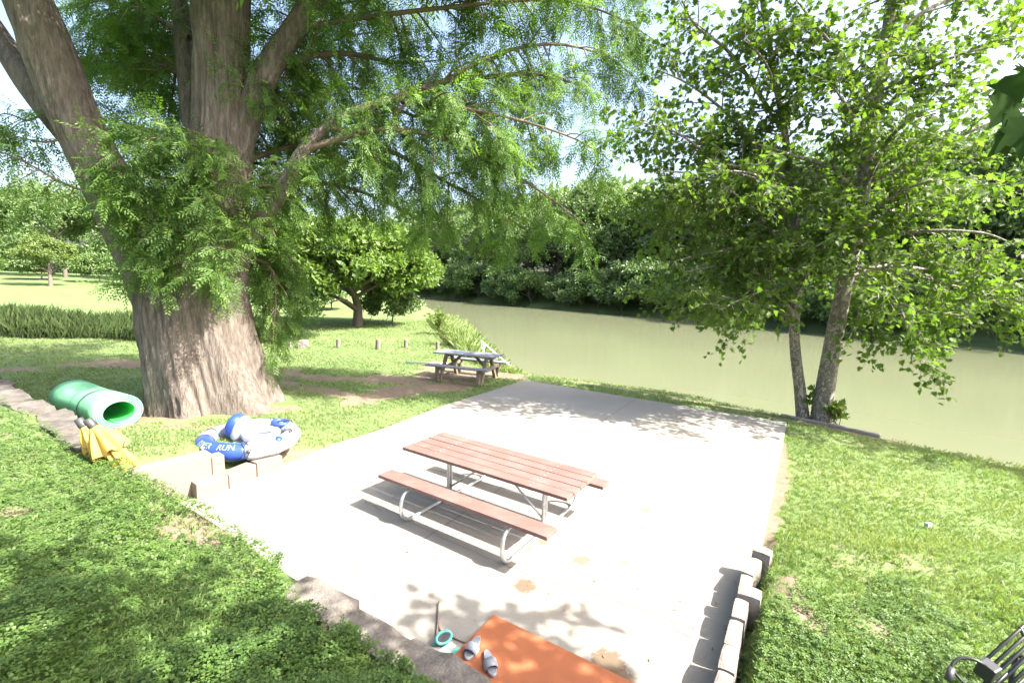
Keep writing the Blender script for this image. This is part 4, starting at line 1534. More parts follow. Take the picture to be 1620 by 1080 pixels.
for k, kd in enumerate(seqb):
    s = (k + 0.5 + 0.3 * rng.normal()) / n * total * 0.97
    loc = on_far(s, 0.6 + 1.2 * rng.random())
    plant('bank_bush', PR[kd], (loc[0], loc[1], max(loc[2], -1.0) - 0.5), rng.random() * 6.28, 1.1 + 0.5 * rng.random(), f'{DESC[kd]} overhanging the far waterline, {ORD[k]} from the left', 'bush', 'bushes along the far waterline')
# wood behind: reads as one mass
P_, N_ = [], []
for k in range(64):
    s = rng.random() * total
    loc = on_far(s, (7 if k % 2 else 12) + 8 * rng.random())
    R = (5.5, 5.5, 6.0)
    p, nn = crown_cloud(rng, (loc[0], loc[1], loc[2] + (2.0 if k % 2 else 7.0) + 3.0 * rng.random()), R, 20, 10)
    P_.append(p)
    N_.append(nn)
P_, N_ = np.concatenate(P_), np.concatenate(N_)
V, F, rn = instances(*CLUMPS[0], P_, unit(rng.normal(size=P_.shape)), N_, rng.uniform(.7, 1.3, len(P_)) * 1.65, rng)
o = obj('far_wood', V, F, M['far_leaf_dark'], None, False, rn)
tag(o, 'dense wood behind the far bank trees', 'wood', kind='stuff')

# woods closing the view beyond the field on the left
P_, N_ = [], []
for k in range(34):
    x = -190 + k * 4.6 + rng.normal() * 2
    p, nn = crown_cloud(rng, (x, 104 + 10 * rng.random() - 0.12 * (x + 100), 3.0 + 5.0 * (k % 2)), (7, 6, 7), 22, 12)
    P_.append(p); N_.append(nn)
P_, N_ = np.concatenate(P_), np.concatenate(N_)
V, F, rn = instances(*CLUMPS[1], P_, unit(rng.normal(size=P_.shape)), N_, rng.uniform(.7, 1.3, len(P_)) * 1.3, rng)
o = obj('far_wood', V, F, M['far_leaf_mid'], None, False, rn)
tag(o, 'dense wood closing the view beyond the mown field', 'wood', kind='stuff')

# trees beyond the field on the left
k = 0
for (x, Y, kd, s) in [(-112, 84, 'round', 1.35), (-101, 86, 'dark', 1.15), (-93, 82, 'pale', 1.55), (-84, 86, 'round', 1.3), (-76, 80, 'round', 1.15), (-68, 84, 'dark', 1.2), (-60, 82, 'round', 1.2),
                      (-52, 78, 'pale', 1.3), (-45, 74, 'round', 1.1), (-37, 66, 'pale', 1.1), (-30, 62, 'round', 0.95), (-23, 58, 'pale', 0.95)]:
    z = ground_h(np.array([[x, Y]]))[0]
    plant('field_tree', PR[kd], (x, Y, z), rng.random() * 6.28, s, f'{DESC[kd]} beyond the mown field, {ORD[k]} from the left', 'tree', 'trees beyond the mown field')
    k += 1
k = 0
for (x, Y, kd, s) in [(-96, 74, 'dbush', 1.1), (-86, 75, 'dbush', 1.0), (-72, 72, 'dbush', 1.2), (-64, 73, 'bush', 1.0), (-56, 70, 'dbush', 1.1), (-46, 62, 'bush', 1.0), (-36, 56, 'dbush', 1.0), (-28, 52, 'bush', 0.9),
                      (-20, 46, 'bush', 0.8), (-15.5, 40, 'dbush', 0.7)]:
    z = ground_h(np.array([[x, Y]]))[0]
    plant('field_bush', PR[kd], (x, Y, z), rng.random() * 6.28, s, f'{DESC[kd]} at the far edge of the field, {ORD[k]} from the left', 'bush', 'bushes at the far edge of the field')
    k += 1
# small tree standing in the field
pr = tree_proto('p', 21, 7.2, (3.6, 3.6, 2.3), 4.3, 45, 70, 0.34, M['far_leaf_pale'], .3)
loc = at(80, 452)
loc = loc * (62 / loc[1])
plant('field_tree', pr, (loc[0], 62, ground_h(loc[None, :2])[0]), 1.0, 1.0, 'small pale tree standing alone in the mown field at the left', 'tree')
# pecan by the bollards
pr = tree_proto('p', 22, 8.0, (5.2, 4.4, 3.0), 3.5, 150, 75, 0.42, M['pecan_leaf'], .34, None, 0.27, 0.25)
plant('pecan_tree', pr, (-9.2, 27.6, -0.05), 0.4, 1.0, 'spreading leafy tree with dark trunk behind the row of short posts', 'tree')
pr = tree_proto('p', 23, 3.2, (1.9, 1.8, 1.5), 1.5, 40, 60, 0.26, M['far_leaf_mid'], .07)
plant('lawn_bush', pr, (-11.6, 24.5, -0.05), 0.4, 1.0, 'light green bush just right of the big cypress trunk', 'bush')
pr = tree_proto('p', 24, 3.2, (2.2, 2.0, 1.6), 1.5, 40, 60, 0.26, M['far_leaf_dark'], .07)
plant('lawn_bush', pr, (-7.6, 29.5, -0.05), 0.4, 0.9, 'darker bush behind the spreading tree trunk', 'bush')


# shrubs on the bank
def shrub(name, loc, h, nst, ls, spread, mat, label, seed, tplt=LEAF, lsp=0.06):
    rng = np.random.default_rng(seed)
    r = thing(name, loc, label, 'shrub')
    st = []
    for k in range(nst):
        a = rng.random() * 6.28
        e = np.array(loc) + np.array([math.cos(a) * spread * rng.random(), math.sin(a) * spread * rng.random(), h * (.6 + .4 * rng.random())])
        st.append((spline([np.array(loc) + rng.normal(size=3) * np.array([.06, .06, 0]), (np.array(loc) + e) / 2 + rng.normal(size=3) * .06, e], 7), np.linspace(.012, .003, 7)))
    sub = spawn(st, 0.16, (.12, .35), 50, .2, .02, .6, rng, .25, 4)
    V, F = tubes_np(st + sub, 4)
    obj('stems', V, F, M['twig_bark'], r, True)
    P, D = leaf_points(st + sub, lsp, rng, .2, .9)
    V, F, rn = instances(*tplt, P, D, upvec(len(P), rng, .7), rng.uniform(.7, 1.3, len(P)) * ls, rng)
    obj('foliage', V, F, mat, r, False, rn)['kind'] = 'stuff'


p = at(693, 528)
shrub('bank_shrub', (p[0], p[1], -0.1), 1.5, 12, 0.20, 0.75, M['shrub_leaf'], 'bright yellow green sapling on the bank behind the grey picnic table', 31)
p = at(712, 545)
shrub('bank_shrub', (p[0], p[1], -0.15), 0.9, 14, 0.14, 0.9, M['shrub_leaf'], 'low pale weeds on the bank between the sapling and the white handrail', 32)
p = at(1322, 664)
shrub('tree_sucker', (p[0], p[1], -0.1), 0.5, 7, 0.16, 0.28, M['shrub_leaf'], 'low leafy sucker at the right foot of the twin trees', 33, PALM, .08)
p = at(1284, 655)
shrub('tree_sucker', (p[0], p[1], -0.1), 0.85, 3, 0.15, 0.12, M['plane_leaf'], 'thin leafy shoot between the two tree stems', 34, PALM, .12)


# ------------------------------------------------------------------ grass, ground cover
def scatter(n, r0, r1, a0, a1, rng):
    """points thinning out with distance from the path where one stands"""
    r = np.exp(rng.uniform(math.log(r0), math.log(r1), n))
    a = rng.uniform(math.radians(a0), math.radians(a1), n)
    return np.stack([r * np.sin(a), r * np.cos(a)], 1), r


rng = np.random.default_rng(9)
P, R = scatter(170000, 2.6, 34, -56, 56, rng)
ter = (P - TA) @ TN > -0.25
riv = inside(P, RIVER)
sl = inside(P, SLAB)
dd = dirt(P)
ok = ~ter & ~riv & ~sl & (rng.random(len(P)) > sstep(.28, .62, dd + 0.35 * (noise(P, 6, 4) - .5)))
ok &= np.hypot(P[:, 0] + 6.0, P[:, 1] - 9.5) > 1.35
P, R = P[ok], R[ok]
H = ground_h(P)
Gt = [grass_template(4, s, .75, .135) for s in range(3)]
lush = noise(P, 1.1, 6)
Sz = (0.018 + 0.022 * rng.random(len(P)) + 0.018 * lush) * (1 + R / 22)
Vs, Fs, Rs, n0 = [], [], [], 0
for k in range(3):
    m = np.arange(len(P)) % 3 == k
    pos = np.concatenate([P[m], H[m][:, None] - 0.004], 1)
    a = rng.random(m.sum()) * 6.28
    X = np.stack([np.cos(a), np.sin(a), 0 * a], 1)
    V, F, rn = instances(*Gt[k], pos, X, upvec(m.sum(), rng, .15), Sz[m], rng)
    Vs.append(V); Fs.append(F + n0); Rs.append(rn)
    n0 += len(V)
print('grass tufts', len(P))
o = obj('grass', np.concatenate(Vs), np.concatenate(Fs), M['grass_blade'], None, False, np.concatenate(Rs))
tag(o, 'short green lawn grass around the patio and out to the posts', 'grass', kind='stuff')

# broad leaved weeds in the right lawn
P, R = scatter(26000, 2.6, 9, 22, 56, rng)
k = fbm(P, 1.0, 3, 14) * sstep(8, 3.2, R) + 0.35 * sstep(4.5, 3, R)
ok = ~inside(P, SLAB) & ~inside(P, RIVER) & (k > 0.40) & (dirt(P) < .62) & (segdist(P, RW) > .12)
P = P[ok]
pos = np.concatenate([P, (ground_h(P) + .02 + .05 * rng.random(len(P)))[:, None]], 1)
a = rng.random(len(P)) * 6.28
V, F, rn = instances(*CLOVER, pos, np.stack([np.cos(a), np.sin(a), 0 * a], 1), upvec(len(P), rng, .4), rng.uniform(.014, .028, len(P)), rng)
o = obj('weeds', V, F, M['cover_leaf'], None, False, rn)
tag(o, 'patchy broad leaved weeds in the lawn right of the patio', 'weeds', kind='stuff')

# ground cover on the terrace
P, R = scatter(115000, 1.6, 12, -62, 8, rng)
s = (P - TA) @ TN
u = (P - TA) @ TE
bare = terrdirt(np.concatenate([P, P[:, :1]], 1))
tall = sstep(.35, .7, fbm(P, 1.7, 3, 15)) * sstep(-3.5, -0.5, u)
ok = (s > -0.02 + (0.16 + 0.16 * noise(P, 3, 2)) * sstep(3.0, 3.5, u) + .2 * (u < -1.3)) & (u < 6.4) & (bare < .55 + .2 * rng.random(len(P))) & (rng.random(len(P)) < .45 + .75 * tall + .35 * sstep(3, 6, R))
P, R, tall, s = P[ok], R[ok], tall[ok], s[ok]
z = terr_h(P) + .008 + (.04 + .15 * np.maximum(tall, .7 * (s < .25))) * np.sqrt(rng.random(len(P)))
print('cover', len(P))
pos = np.concatenate([P, z[:, None]], 1)
a = rng.random(len(P)) * 6.28
V, F, rn = instances(*CLOVER, pos, np.stack([np.cos(a), np.sin(a), 0 * a], 1), upvec(len(P), rng, .38), rng.uniform(.014, .030, len(P)) * (1 + .04 * R), rng)
o = obj('ground_cover', V, F, M['cover_leaf'], None, False, rn)
tag(o, 'leafy green ground cover carpeting the raised bank in the foreground', 'ground cover', kind='stuff')
P, R = scatter(50000, 1.8, 16, -64, -8, rng)
s = (P - TA) @ TN
ok = (s > .1 + .28 * ((P - TA) @ TE > 3.1)) & (rng.random(len(P)) < sstep(.4, .7, noise(P, 1.3, 31)) * .35 + .06)
P = P[ok]
pos = np.concatenate([P, terr_h(P)[:, None]], 1)
a = rng.random(len(P)) * 6.28
V, F, rn = instances(*Gt[1], pos, np.stack([np.cos(a), np.sin(a), 0 * a], 1), upvec(len(P), rng, .2), rng.uniform(.03, .08, len(P)), rng)
rn = rn * .55
o = obj('grass', V, F, M['grass_blade'], None, False, rn)
tag(o, 'thin grass growing through the ground cover on the raised bank', 'grass', kind='stuff')

# tall grass band at the left
gt = grass_template(8, 5, .3, .013)
nn = 8000
q = np.stack([rng.uniform(-46, -8.5, nn), rng.uniform(-1.6, 1.6, nn)], 1)
yc = 21.0 - (q[:, 0] + 15) * (-0.02)
P = np.stack([q[:, 0], yc + q[:, 1] + .5 * (noise(q[:, :1].repeat(2, 1), .4, 3) - .5)], 1)
hh = (0.75 + .55 * noise(P, .5, 7)) * (1 - .35 * (q[:, 1] / 1.6) ** 2) * sstep(-8.5, -12, P[:, 0])
ok = hh > .1
P, hh = P[ok], hh[ok]
pos = np.concatenate([P, ground_h(P)[:, None]], 1)
a = rng.random(len(P)) * 6.28
V, F, rn = instances(*gt, pos, np.stack([np.cos(a), np.sin(a), 0 * a], 1), upvec(len(P), rng, .2), hh * rng.uniform(.8, 1.25, len(P)), rng)
o = obj('tall_grass', V, F, M['tall_grass'], None, False, rn)
tag(o, 'dark band of tall uncut grass before the mown field at the left', 'tall grass', kind='stuff')
# long grass on the river bank behind the grey table
nn = 5000
t = rng.random(nn)
e = spline([(x, y, 0) for x, y in [(0.2, 15.9), (-0.9, 17.8), (-1.9, 22), (-2.9, 27), (-4.4, 33)]], 60)[(t * 59).astype(int)][:, :2]
P = e + np.stack([-rng.random(nn) * 1.5 * (.3 + .7 * t) + .15, rng.normal(size=nn) * .4], 1)
pos = np.concatenate([P, ground_h(P)[:, None]], 1)
a = rng.random(nn) * 6.28
V, F, rn = instances(*grass_template(5, 6, .6, .05), pos, np.stack([np.cos(a), np.sin(a), 0 * a], 1), upvec(nn, rng, .25), rng.uniform(.18, .6, nn) * (.35 + .65 * sstep(0, .35, t)), rng)
o = obj('bank_grass', V, F, M['grass_blade'], None, False, rn)
tag(o, 'long pale grass hanging over the river bank past the grey table', 'grass', kind='stuff')

# ------------------------------------------------------------------ brown picnic table
def arcpath(pts, rad, n=6):
    """polyline with rounded corners"""
    pts = [np.array(p, float) for p in pts]
    out = [pts[0]]
    for k in range(1, len(pts) - 1):
        a, b, c = pts[k - 1], pts[k], pts[k + 1]
        d1, d2 = unit(a - b), unit(c - b)
        r = min(rad, np.linalg.norm(a - b) * .49, np.linalg.norm(c - b) * .49)
        p1, p2 = b + d1 * r, b + d2 * r
        for t in np.linspace(0, 1, n):
            out.append((1 - t) ** 2 * p1 + 2 * t * (1 - t) * b + t * t * p2)
    out.append(pts[-1])
    return np.array(out)


TX, TY, TYAW = -0.17, 5.672, -0.579
TM = TR((TX, TY, 0), TYAW)
r = thing('picnic_table', (TX, TY, 0), 'reddish brown picnic table with steel pipe legs on the patio', 'picnic table')
for k in range(5):
    mb = MB()
    b = -0.328 + 0.164 * k
    Vb, Fb = bbox(2.44 + 0.01 * math.sin(k * 3), 0.155, 0.04, 0.006, 2)
    mb.add(Vb, Fb, TM @ TR((0.006 * math.sin(k * 7), b, 0.715 + 0.002 * math.sin(k * 5)), 0.0015 * math.sin(k * 4)))
    plank = mb.build('top_plank', M['brown_paint'], r)
    for xk in (-0.74, 0.74):
        for db in (-0.04, 0.04):
            mb = MB()
            mb.add(*tube(np.array([(xk, b + db, 0.733), (xk, b + db, 0.7385), (xk, b + db, 0.7395)]), [.011, .011, .006], 8), TM)
            mb.build('bolt', M['galv'], plank)
for s in (-1, 1):
    mb = MB()
    Vb, Fb = bbox(2.44, 0.222, 0.042, 0.006, 2)
    mb.add(Vb, Fb, TM @ TR((0.0, s * 0.706, 0.47)))
    mb.build('bench_plank', M['brown_paint'], r)
EX = (-0.74, 0.74)
for xk in EX:
    for s in (-1, 1):
        pr = 0.021
        P = [(xk, s * 0.62, 0.435), (xk, s * 0.70, 0.43)]
        arc = [(xk, s * (0.70 + 0.155 * math.sin(t)), 0.43 - 0.205 * (1 - math.cos(t)) * 1.0) for t in np.linspace(0.25, math.pi, 12)]
        pth = arcpath([(xk, s * 0.66, 0.437), (xk, s * 0.86, 0.38), (xk, s * 0.90, 0.16), (xk, s * 0.80, 0.023), (xk, s * 0.25, 0.023), (xk, s * 0.028, 0.03), (xk, s * 0.028, 0.3), (xk, s * 0.028, 0.685)], 0.19, 8)
        mb = MB()
        V, F = tube(pth, pr, 12)
        mb.add(V, F, TM)
        mb.build('leg', M['galv'], r, True)
    mb = MB()
    Vb, Fb = bbox(0.05, 0.74, 0.02, 0.002)
    mb.add(Vb, Fb, TM @ TR((xk, 0, 0.684)))
    for s in (-1, 1):
        Vb, Fb = bbox(0.05, 0.2, 0.012, 0.002)
        mb.add(Vb, Fb, TM @ TR((xk, s * 0.70, 0.443)))
    mb.build('bracket', M['galv'], r)
for s in (-1, 1):
    mb = MB()
    V, F = tube(arcpath([(s * 0.74, 0.0, 0.16), (s * 0.40, 0.0, 0.42), (s * 0.10, 0.0, 0.675)], .05), 0.013, 8)
    mb.add(V, F, TM)
    mb.build('brace', M['galv'], r, True)

# ------------------------------------------------------------------ grey picnic table
c = (at(685.5, 555.6, .75) + at(798, 561.4, .75)) / 2
GY = math.atan2(-0.70, 1.92)
r = thing('picnic_table', (c[0], c[1], 0), 'weathered blue grey wooden picnic table on bare dirt near the river', 'picnic table')
GM = TR((c[0], c[1], -0.03), GY)
for k in range(5):
    mb = MB()
    Vb, Fb = bbox(2.0, 0.14, 0.04, 0.005)
    mb.add(Vb, Fb, GM @ TR((0.01 * math.sin(k * 5), -0.30 + 0.15 * k, 0.765)))
    mb.build('top_plank', M['grey_wood'], r)
for s in (-1, 1):
    for k in (0, 1):
        mb = MB()
        Vb, Fb = bbox(2.0, 0.125, 0.04, 0.005)
        mb.add(Vb, Fb, GM @ TR((0, s * (0.66 + 0.135 * k), 0.46)))
        mb.build('bench_plank', M['grey_wood'], r)
for xk in (-0.66, 0.66):
    for s in (-1, 1):
        mb = MB()
        V, F = bbox(0.09, 0.10, 0.88, 0.006)
        mb.add(V, F, GM @ TR((xk, s * 0.33, 0.375), 0, s * 0.50))
        mb.build('leg', M['leg_wood'], r)
        mb = MB()
        V, F = bbox(0.09, 0.10, 0.40, 0.006)
        mb.add(V, F, GM @ TR((xk, s * 0.72, 0.215)))
        mb.build('bench_leg', M['leg_wood'], r)
    mb = MB()
    V, F = bbox(0.045, 1.56, 0.10, 0.005)
    mb.add(V, F, GM @ TR((xk + 0.075, 0, 0.39)))
    V, F = bbox(0.045, 0.7, 0.09, 0.005)
    mb.add(V, F, GM @ TR((xk + 0.072, 0, 0.70)))
    mb.build('crossbeam', M['leg_wood'], r)
    mb = MB()
    V, F = bbox(0.62, 0.045, 0.08, 0.004)
    mb.add(V, F, GM @ TR((xk * 0.58, 0.0, 0.56), 0, 0, (0.75 if xk > 0 else -0.75)))
    mb.build('brace', M['leg_wood'], r)

# long pale pole lying on the grass by the grey table
a, b = at(641, 573, 0.03), at(712, 575, 0.03)
mb = MB()
V, F = tube(np.array([a, (a + b) / 2 + np.array([0, 0, .01]), b]), 0.028, 10)
mb.add(V, F)
o = mb.build('pole', M['galv'], None, True)
tag(o, 'long pale pole lying on the grass left of the grey table', 'pole')

# white handrail
A, Bt = atd(761, 539, 16.9), atd(806, 578, 16.1)
r = thing('handrail', (*atd(766, 560, 16.9)[:2], 0), 'white pipe handrail going down to the river behind the grey table', 'handrail')
mb = MB()
V, F = tube(arcpath([Bt, A, A + np.array([0.02, 0, -0.28]), A + np.array([0.12, -0.02, -0.30]), A + np.array([0.13, -.02, -0.06])], .05), .024, 8)
mb.add(V, F)
mb.build('rail', M['white_paint'], r, True)
for f, base in ((0.1, -0.05), (0.55, -0.1)):
    q = A * (1 - f) + Bt * f
    mb = MB()
    V, F = tube(np.array([q, [q[0], q[1], base]]), .022, 8)
    mb.add(V, F)
    mb.build('post', M['white_paint'], r, True)

# short posts across the lawn
for (pxx, pyy, hh, lab) in [(535, 549, .34, 'leftmost short wooden post on the lawn in front of the spreading tree'), (598, 552, .40, 'thick short wooden post second from left on the lawn'),
                            (642, 549, .32, 'short wooden post third from left on the lawn'), (692, 552, .32, 'rightmost short wooden post, just above the grey picnic table')]:
    p = at(pxx, pyy)
    mb = MB()
    rr = .10 if hh > .35 else .08
    n = 10
    V, F = tube(np.array([(p[0], p[1], -.2), (p[0], p[1], hh * .5), (p[0] + .01, p[1], hh - .03), (p[0] + .012, p[1], hh)]), [rr, rr * .98, rr * .95, rr * .8], n)
    mb.add(V, F)
    o = mb.build('bollard', M['post'], None, False)
    tag(o, lab, 'post', 'short posts across the lawn')
for k, (pxx, pyy, s, lab) in enumerate([(455, 549, .30, 'smaller grey rock at the left end of the row of posts'), (481, 548, .38, 'larger pale rock at the left end of the row of posts')]):
    p = at(pxx, pyy)
    o = stone('rock', (p[0], p[1], s * .25), (s, s * .8, s * .75), .4 * k, M['pale_stone'], None, 900 + k, .16)
    tag(o, lab, 'rock', 'rocks beside the posts')

# ------------------------------------------------------------------ rolled green foam mat
n0, n1 = np.array([-6.82, 7.95]), np.array([-8.55, 8.95])
ax = unit(n1 - n0)
Lr = np.linalg.norm(n1 - n0)
zg = ground_h(((n0 + n1) / 2)[None])[0]
sd = np.array([-ax[1], ax[0]])
turns, ri, ro, thk = 5.0, 0.20, 0.335, 0.017
nseg = 230
th = np.linspace(0, turns * 2 * np.pi, nseg)
rad = ri + (ro - ri) * th / th[-1]
ph = -th - 1.35 + turns * 2 * np.pi
sx, szc = 1.08, 0.90


def sp(radv, phv):
    return np.stack([sx * radv * np.cos(phv), szc * radv * np.sin(phv)], 1)


ci, co = sp(rad - thk / 2, ph), sp(rad + thk / 2, ph)
# loose tail on the ground
zc = zg + szc * (ro + thk / 2) + 0.0
n_l = 9
rows = []
rngm = np.random.default_rng(4)
for k in range(n_l):
    f = k / (n_l - 1)
    cx = n0 + ax * Lr * f
    wob = 1 + 0.03 * math.sin(f * 7 + 1) - 0.02 * f
    for cc in (ci, co):
        e = cc * wob
        q = np.concatenate([cx[None] + e[:, :1] * sd[None], (zc + e[:, 1:2])], 1)
        off = 0.02 * np.sin(th * 0.9 + 2)[:, None] * ax[None] * (1 if k in (0, n_l - 1) else 0)
        q[:, :2] += off
        rows.append(q)
V = np.concatenate(rows)
S2 = 2 * nseg
F4, MI = [], []
i = np.arange(nseg - 1)
for k in range(n_l - 1):
    a0, a1 = k * S2, (k + 1) * S2
    F4.append(np.stack([a0 + i, a0 + i + 1, a1 + i + 1, a1 + i], 1)); MI.append(np.full(nseg - 1, 1))          # inner face
    F4.append(np.stack([a0 + nseg + i, a1 + nseg + i, a1 + nseg + i + 1, a0 + nseg + i + 1], 1)); MI.append(np.full(nseg - 1, 0))
for a0, fl_ in ((0, 0), ((n_l - 1) * S2, 1)):
    f = np.stack([a0 + i, a0 + nseg + i, a0 + nseg + i + 1, a0 + i + 1], 1)
    F4.append(f[:, ::-1] if fl_ else f); MI.append(np.full(nseg - 1, 2))
for e in (0, nseg - 1):
    kk = np.arange(n_l - 1) * S2
    F4.append(np.stack([kk + e, kk + S2 + e, kk + S2 + nseg + e, kk + nseg + e], 1)); MI.append(np.full(n_l - 1, 2))
r = thing('foam_mat_roll', (*((n0 + n1) / 2), zg), 'rolled up bright green foam water mat lying left of the cypress trunk', 'foam mat')
obj('mat', V, np.concatenate(F4), [M['foam_green'], M['foam_inner'], M['foam_edge']], r, True, midx=np.concatenate(MI))
for f in (0.33, 0.52):
    pp = np.linspace(0, 2 * np.pi, 60)
    cx = n0 + ax * Lr * f
    e = sp(np.full(60, ro + thk / 2 + .010), pp) * (1 + 0.03 * math.sin(f * 7 + 1) - 0.02 * f)
    e0 = np.concatenate([(cx - ax * .02)[None] + e[:, :1] * sd, zc + e[:, 1:]], 1)
    e1 = np.concatenate([(cx + ax * .02 + ax * .03 * math.sin(f * 9))[None] + e[:, :1] * sd, zc + e[:, 1:]], 1)
    j = np.arange(59)
    obj('strap', np.concatenate([e0, e1]), np.stack([j, j + 1, 60 + j + 1, 60 + j], 1), M['black_plastic'], r, True)
pp = np.linspace(0, 2 * np.pi, 20, endpoint=False)
cx = n0 + ax * Lr * 0.30
a_ = math.radians(200)
c0 = np.concatenate([cx + sd * sx * (ro + thk / 2 + .004) * math.cos(a_) * 1.01, [zc + szc * (ro + thk / 2 + .004) * math.sin(a_) * 1.01]])
tn = np.array([sd[0] * -math.sin(a_), sd[1] * -math.sin(a_), math.cos(a_)])
nr_ = np.array([sd[0] * math.cos(a_), sd[1] * math.cos(a_), math.sin(a_)])
ring = [c0 + nr_ * .012 + (np.array([*ax, 0]) * math.cos(q) + tn * math.sin(q)) * .04 for q in pp]
mb = MB()
mb.add(np.array(ring + [c0 + nr_ * .02]), [[k, (k + 1) % 20, 20] for k in range(20)])
mb.build('grommet', M['black_plastic'], r)

# ------------------------------------------------------------------ closed yellow umbrellas
def umbrella(tail, head, label, seed, flare=1.0):
    tail, head = np.array(tail), np.array(head)
    rng = np.random.default_rng(seed)
    axis_ = unit(head - tail)
    L = np.linalg.norm(head - tail)
    r = thing('patio_umbrella', tail, label, 'umbrella', 'closed yellow umbrellas')
    _, N, B = frames(np.array([tail, (tail + head) / 2, head]))
    N, B = N[0], B[0]

    def cloth(name, s0, s1, r0, r1, pl, n=64, m=22, hem=0.0, sag=0.0, amp=.32):
        V = []
        ph0 = rng.random() * 6
        for i_ in range(m):
            t = i_ / (m - 1)
            rr = r0 + (r1 - r0) * t ** 0.8
            for j_ in range(n):
                a = 2 * math.pi * j_ / n
                mod = 1 + amp * min(1, t * 2.2) * (math.cos(pl * a + ph0 + .8 * t) * .7 + .3 * math.cos((pl * 2 - 1) * a + 2 * t))
                s = s0 + (s1 - s0) * t + hem * t * math.cos(pl * a + ph0)
                p = tail + axis_ * s + (N * math.cos(a) + B * math.sin(a)) * rr * mod
                p = p + np.array([0, 0, -sag * t * t])
                V.append(p)
        F = [[i_ * n + j_, i_ * n + (j_ + 1) % n, (i_ + 1) * n + (j_ + 1) % n, (i_ + 1) * n + j_] for i_ in range(m - 1) for j_ in range(n)]
        mbb = MB()
        mbb.add(V, F)
        return mbb.build(name, M['yellow_fabric'], r, True)
    cloth('canopy', L - .10, .05, .05, .115, 6, sag=0.02)
    cloth('vent_flap', L - .06, L - .40, .035, .165 * flare, 7, hem=.03, sag=.05, amp=.28)
    mb = MB()
    V, F = tube(np.array([head - axis_ * .08, head - axis_ * .06, head + axis_ * .045, head + axis_ * .05]), [.046, .052, .05, .042], 18)
    mb.add(V, F)
    cap = mb.build('cap', M['black_plastic'], r, True)
    mb = MB()
    V, F = tube(np.array([tail - axis_ * .12, head - axis_ * .05]), .018, 10)
    mb.add(V, F)
    mb.build('pole', M['white_paint'], r, True)


umbrella(at(214, 752, .30), atd(142, 668, 5.72), 'front closed yellow umbrella with black cap and flared flap, leaning on the concrete wall', 1, 1.15)
umbrella(at(176, 738, .34), atd(127, 667, 5.95), 'rear closed yellow umbrella half hidden behind the other, black cap at the left', 2, 0.75)

# ------------------------------------------------------------------ inflatable float
zt = ground_h(np.array([[-4.1, 7.2]]))[0]
FC = np.array([-4.10, 7.15, max(zt, 0.02) + 0.125])
r = thing('inflatable_float', (FC[0], FC[1], FC[2] - .16), 'blue and white inflatable river float with backrest lying by the trunk', 'inflatable')
FM_t = TR(FC, math.radians(30), 0.05, 0.0)


def torus(R1, R2, rm, n=96, m=26, a0=0.0, a1=2 * math.pi, lump=.05, seed=0, closed=True, flat=1.0):
    A = np.linspace(a0, a1, n, endpoint=not closed)
    Bq = np.linspace(0, 2 * np.pi, m, endpoint=False)
    AA, BB = np.meshgrid(A, Bq, indexing='ij')
    rr = rm * (1 + lump * np.cos(AA * 13 + seed) * (0.5 + .5 * np.cos(BB)) + lump * (noise(np.stack([np.cos(AA) * 3, np.sin(AA) * 3, BB * 0], -1), 1, seed) - .5))
    if not closed:
        e = np.clip(np.minimum(AA - a0, a1 - AA) / 0.14, 0, 1)
        rr = rr * np.sqrt(np.clip(1 - (1 - e) ** 2, 0.0004, 1))
    X = (R1 + rr * np.cos(BB)) * np.cos(AA)
    Y = (R2 + rr * np.cos(BB)) * np.sin(AA)
    Z = rr * np.sin(BB) * flat
    V = np.stack([X, Y, Z], -1).reshape(-1, 3)
    i_ = np.arange(n if closed else n - 1)[:, None]
    j_ = np.arange(m)[None]
    F = np.stack([i_ * m + j_, ((i_ + 1) % n) * m + j_, ((i_ + 1) % n) * m + (j_ + 1) % m, i_ * m + (j_ + 1) % m], -1).reshape(-1, 4)
    return V, F.tolist()


def fpart(name, V, F, mat, M4, parent=r, smooth=True):
    mb = MB()
    mb.add(V, F, FM_t @ M4 if M4 is not None else FM_t)
    return mb.build(name, mat, parent, smooth)


RA, RB, RM_ = .60, .52, .135
# ring split into coloured sections (welded vinyl panels)
ring = None
for (a0, a1, mt) in [(math.radians(165), math.radians(268), 'vinyl_blue'), (math.radians(260), math.radians(420), 'vinyl_white'), (math.radians(52), math.radians(173), 'vinyl_grey')]:
    V, F = torus(RA, RB, RM_ * (1.004 if mt == 'vinyl_blue' else 1.0), 60, 26, a0, a1, .05, 1, False)
    ring = fpart('ring_section', V, F, M[mt], None)
# mesh floor and inner cushions
n = 40
aa = np.linspace(0, 2 * np.pi, n, endpoint=False)
V = [(0, 0, -.07)] + [(0.46 * math.cos(a), .38 * math.sin(a), -.03) for a in aa]
fpart('floor', V, [[0, 1 + k, 1 + (k + 1) % n] for k in range(n)], M['vinyl_white'], None)
V, F = torus(.22, .17, .07, 48, 16, lump=.08, seed=3)
fpart('seat_cushion', V, F, M['vinyl_white'], TR((.16, 0.02, 0.05), 0, 0.1, .1))
V, F = torus(.11, .09, .035, 36, 12, lump=.05, seed=5)
fpart('cup_holder', V, F, M['vinyl_blue'], TR((.45, .2, .14), 0, .1, .1))
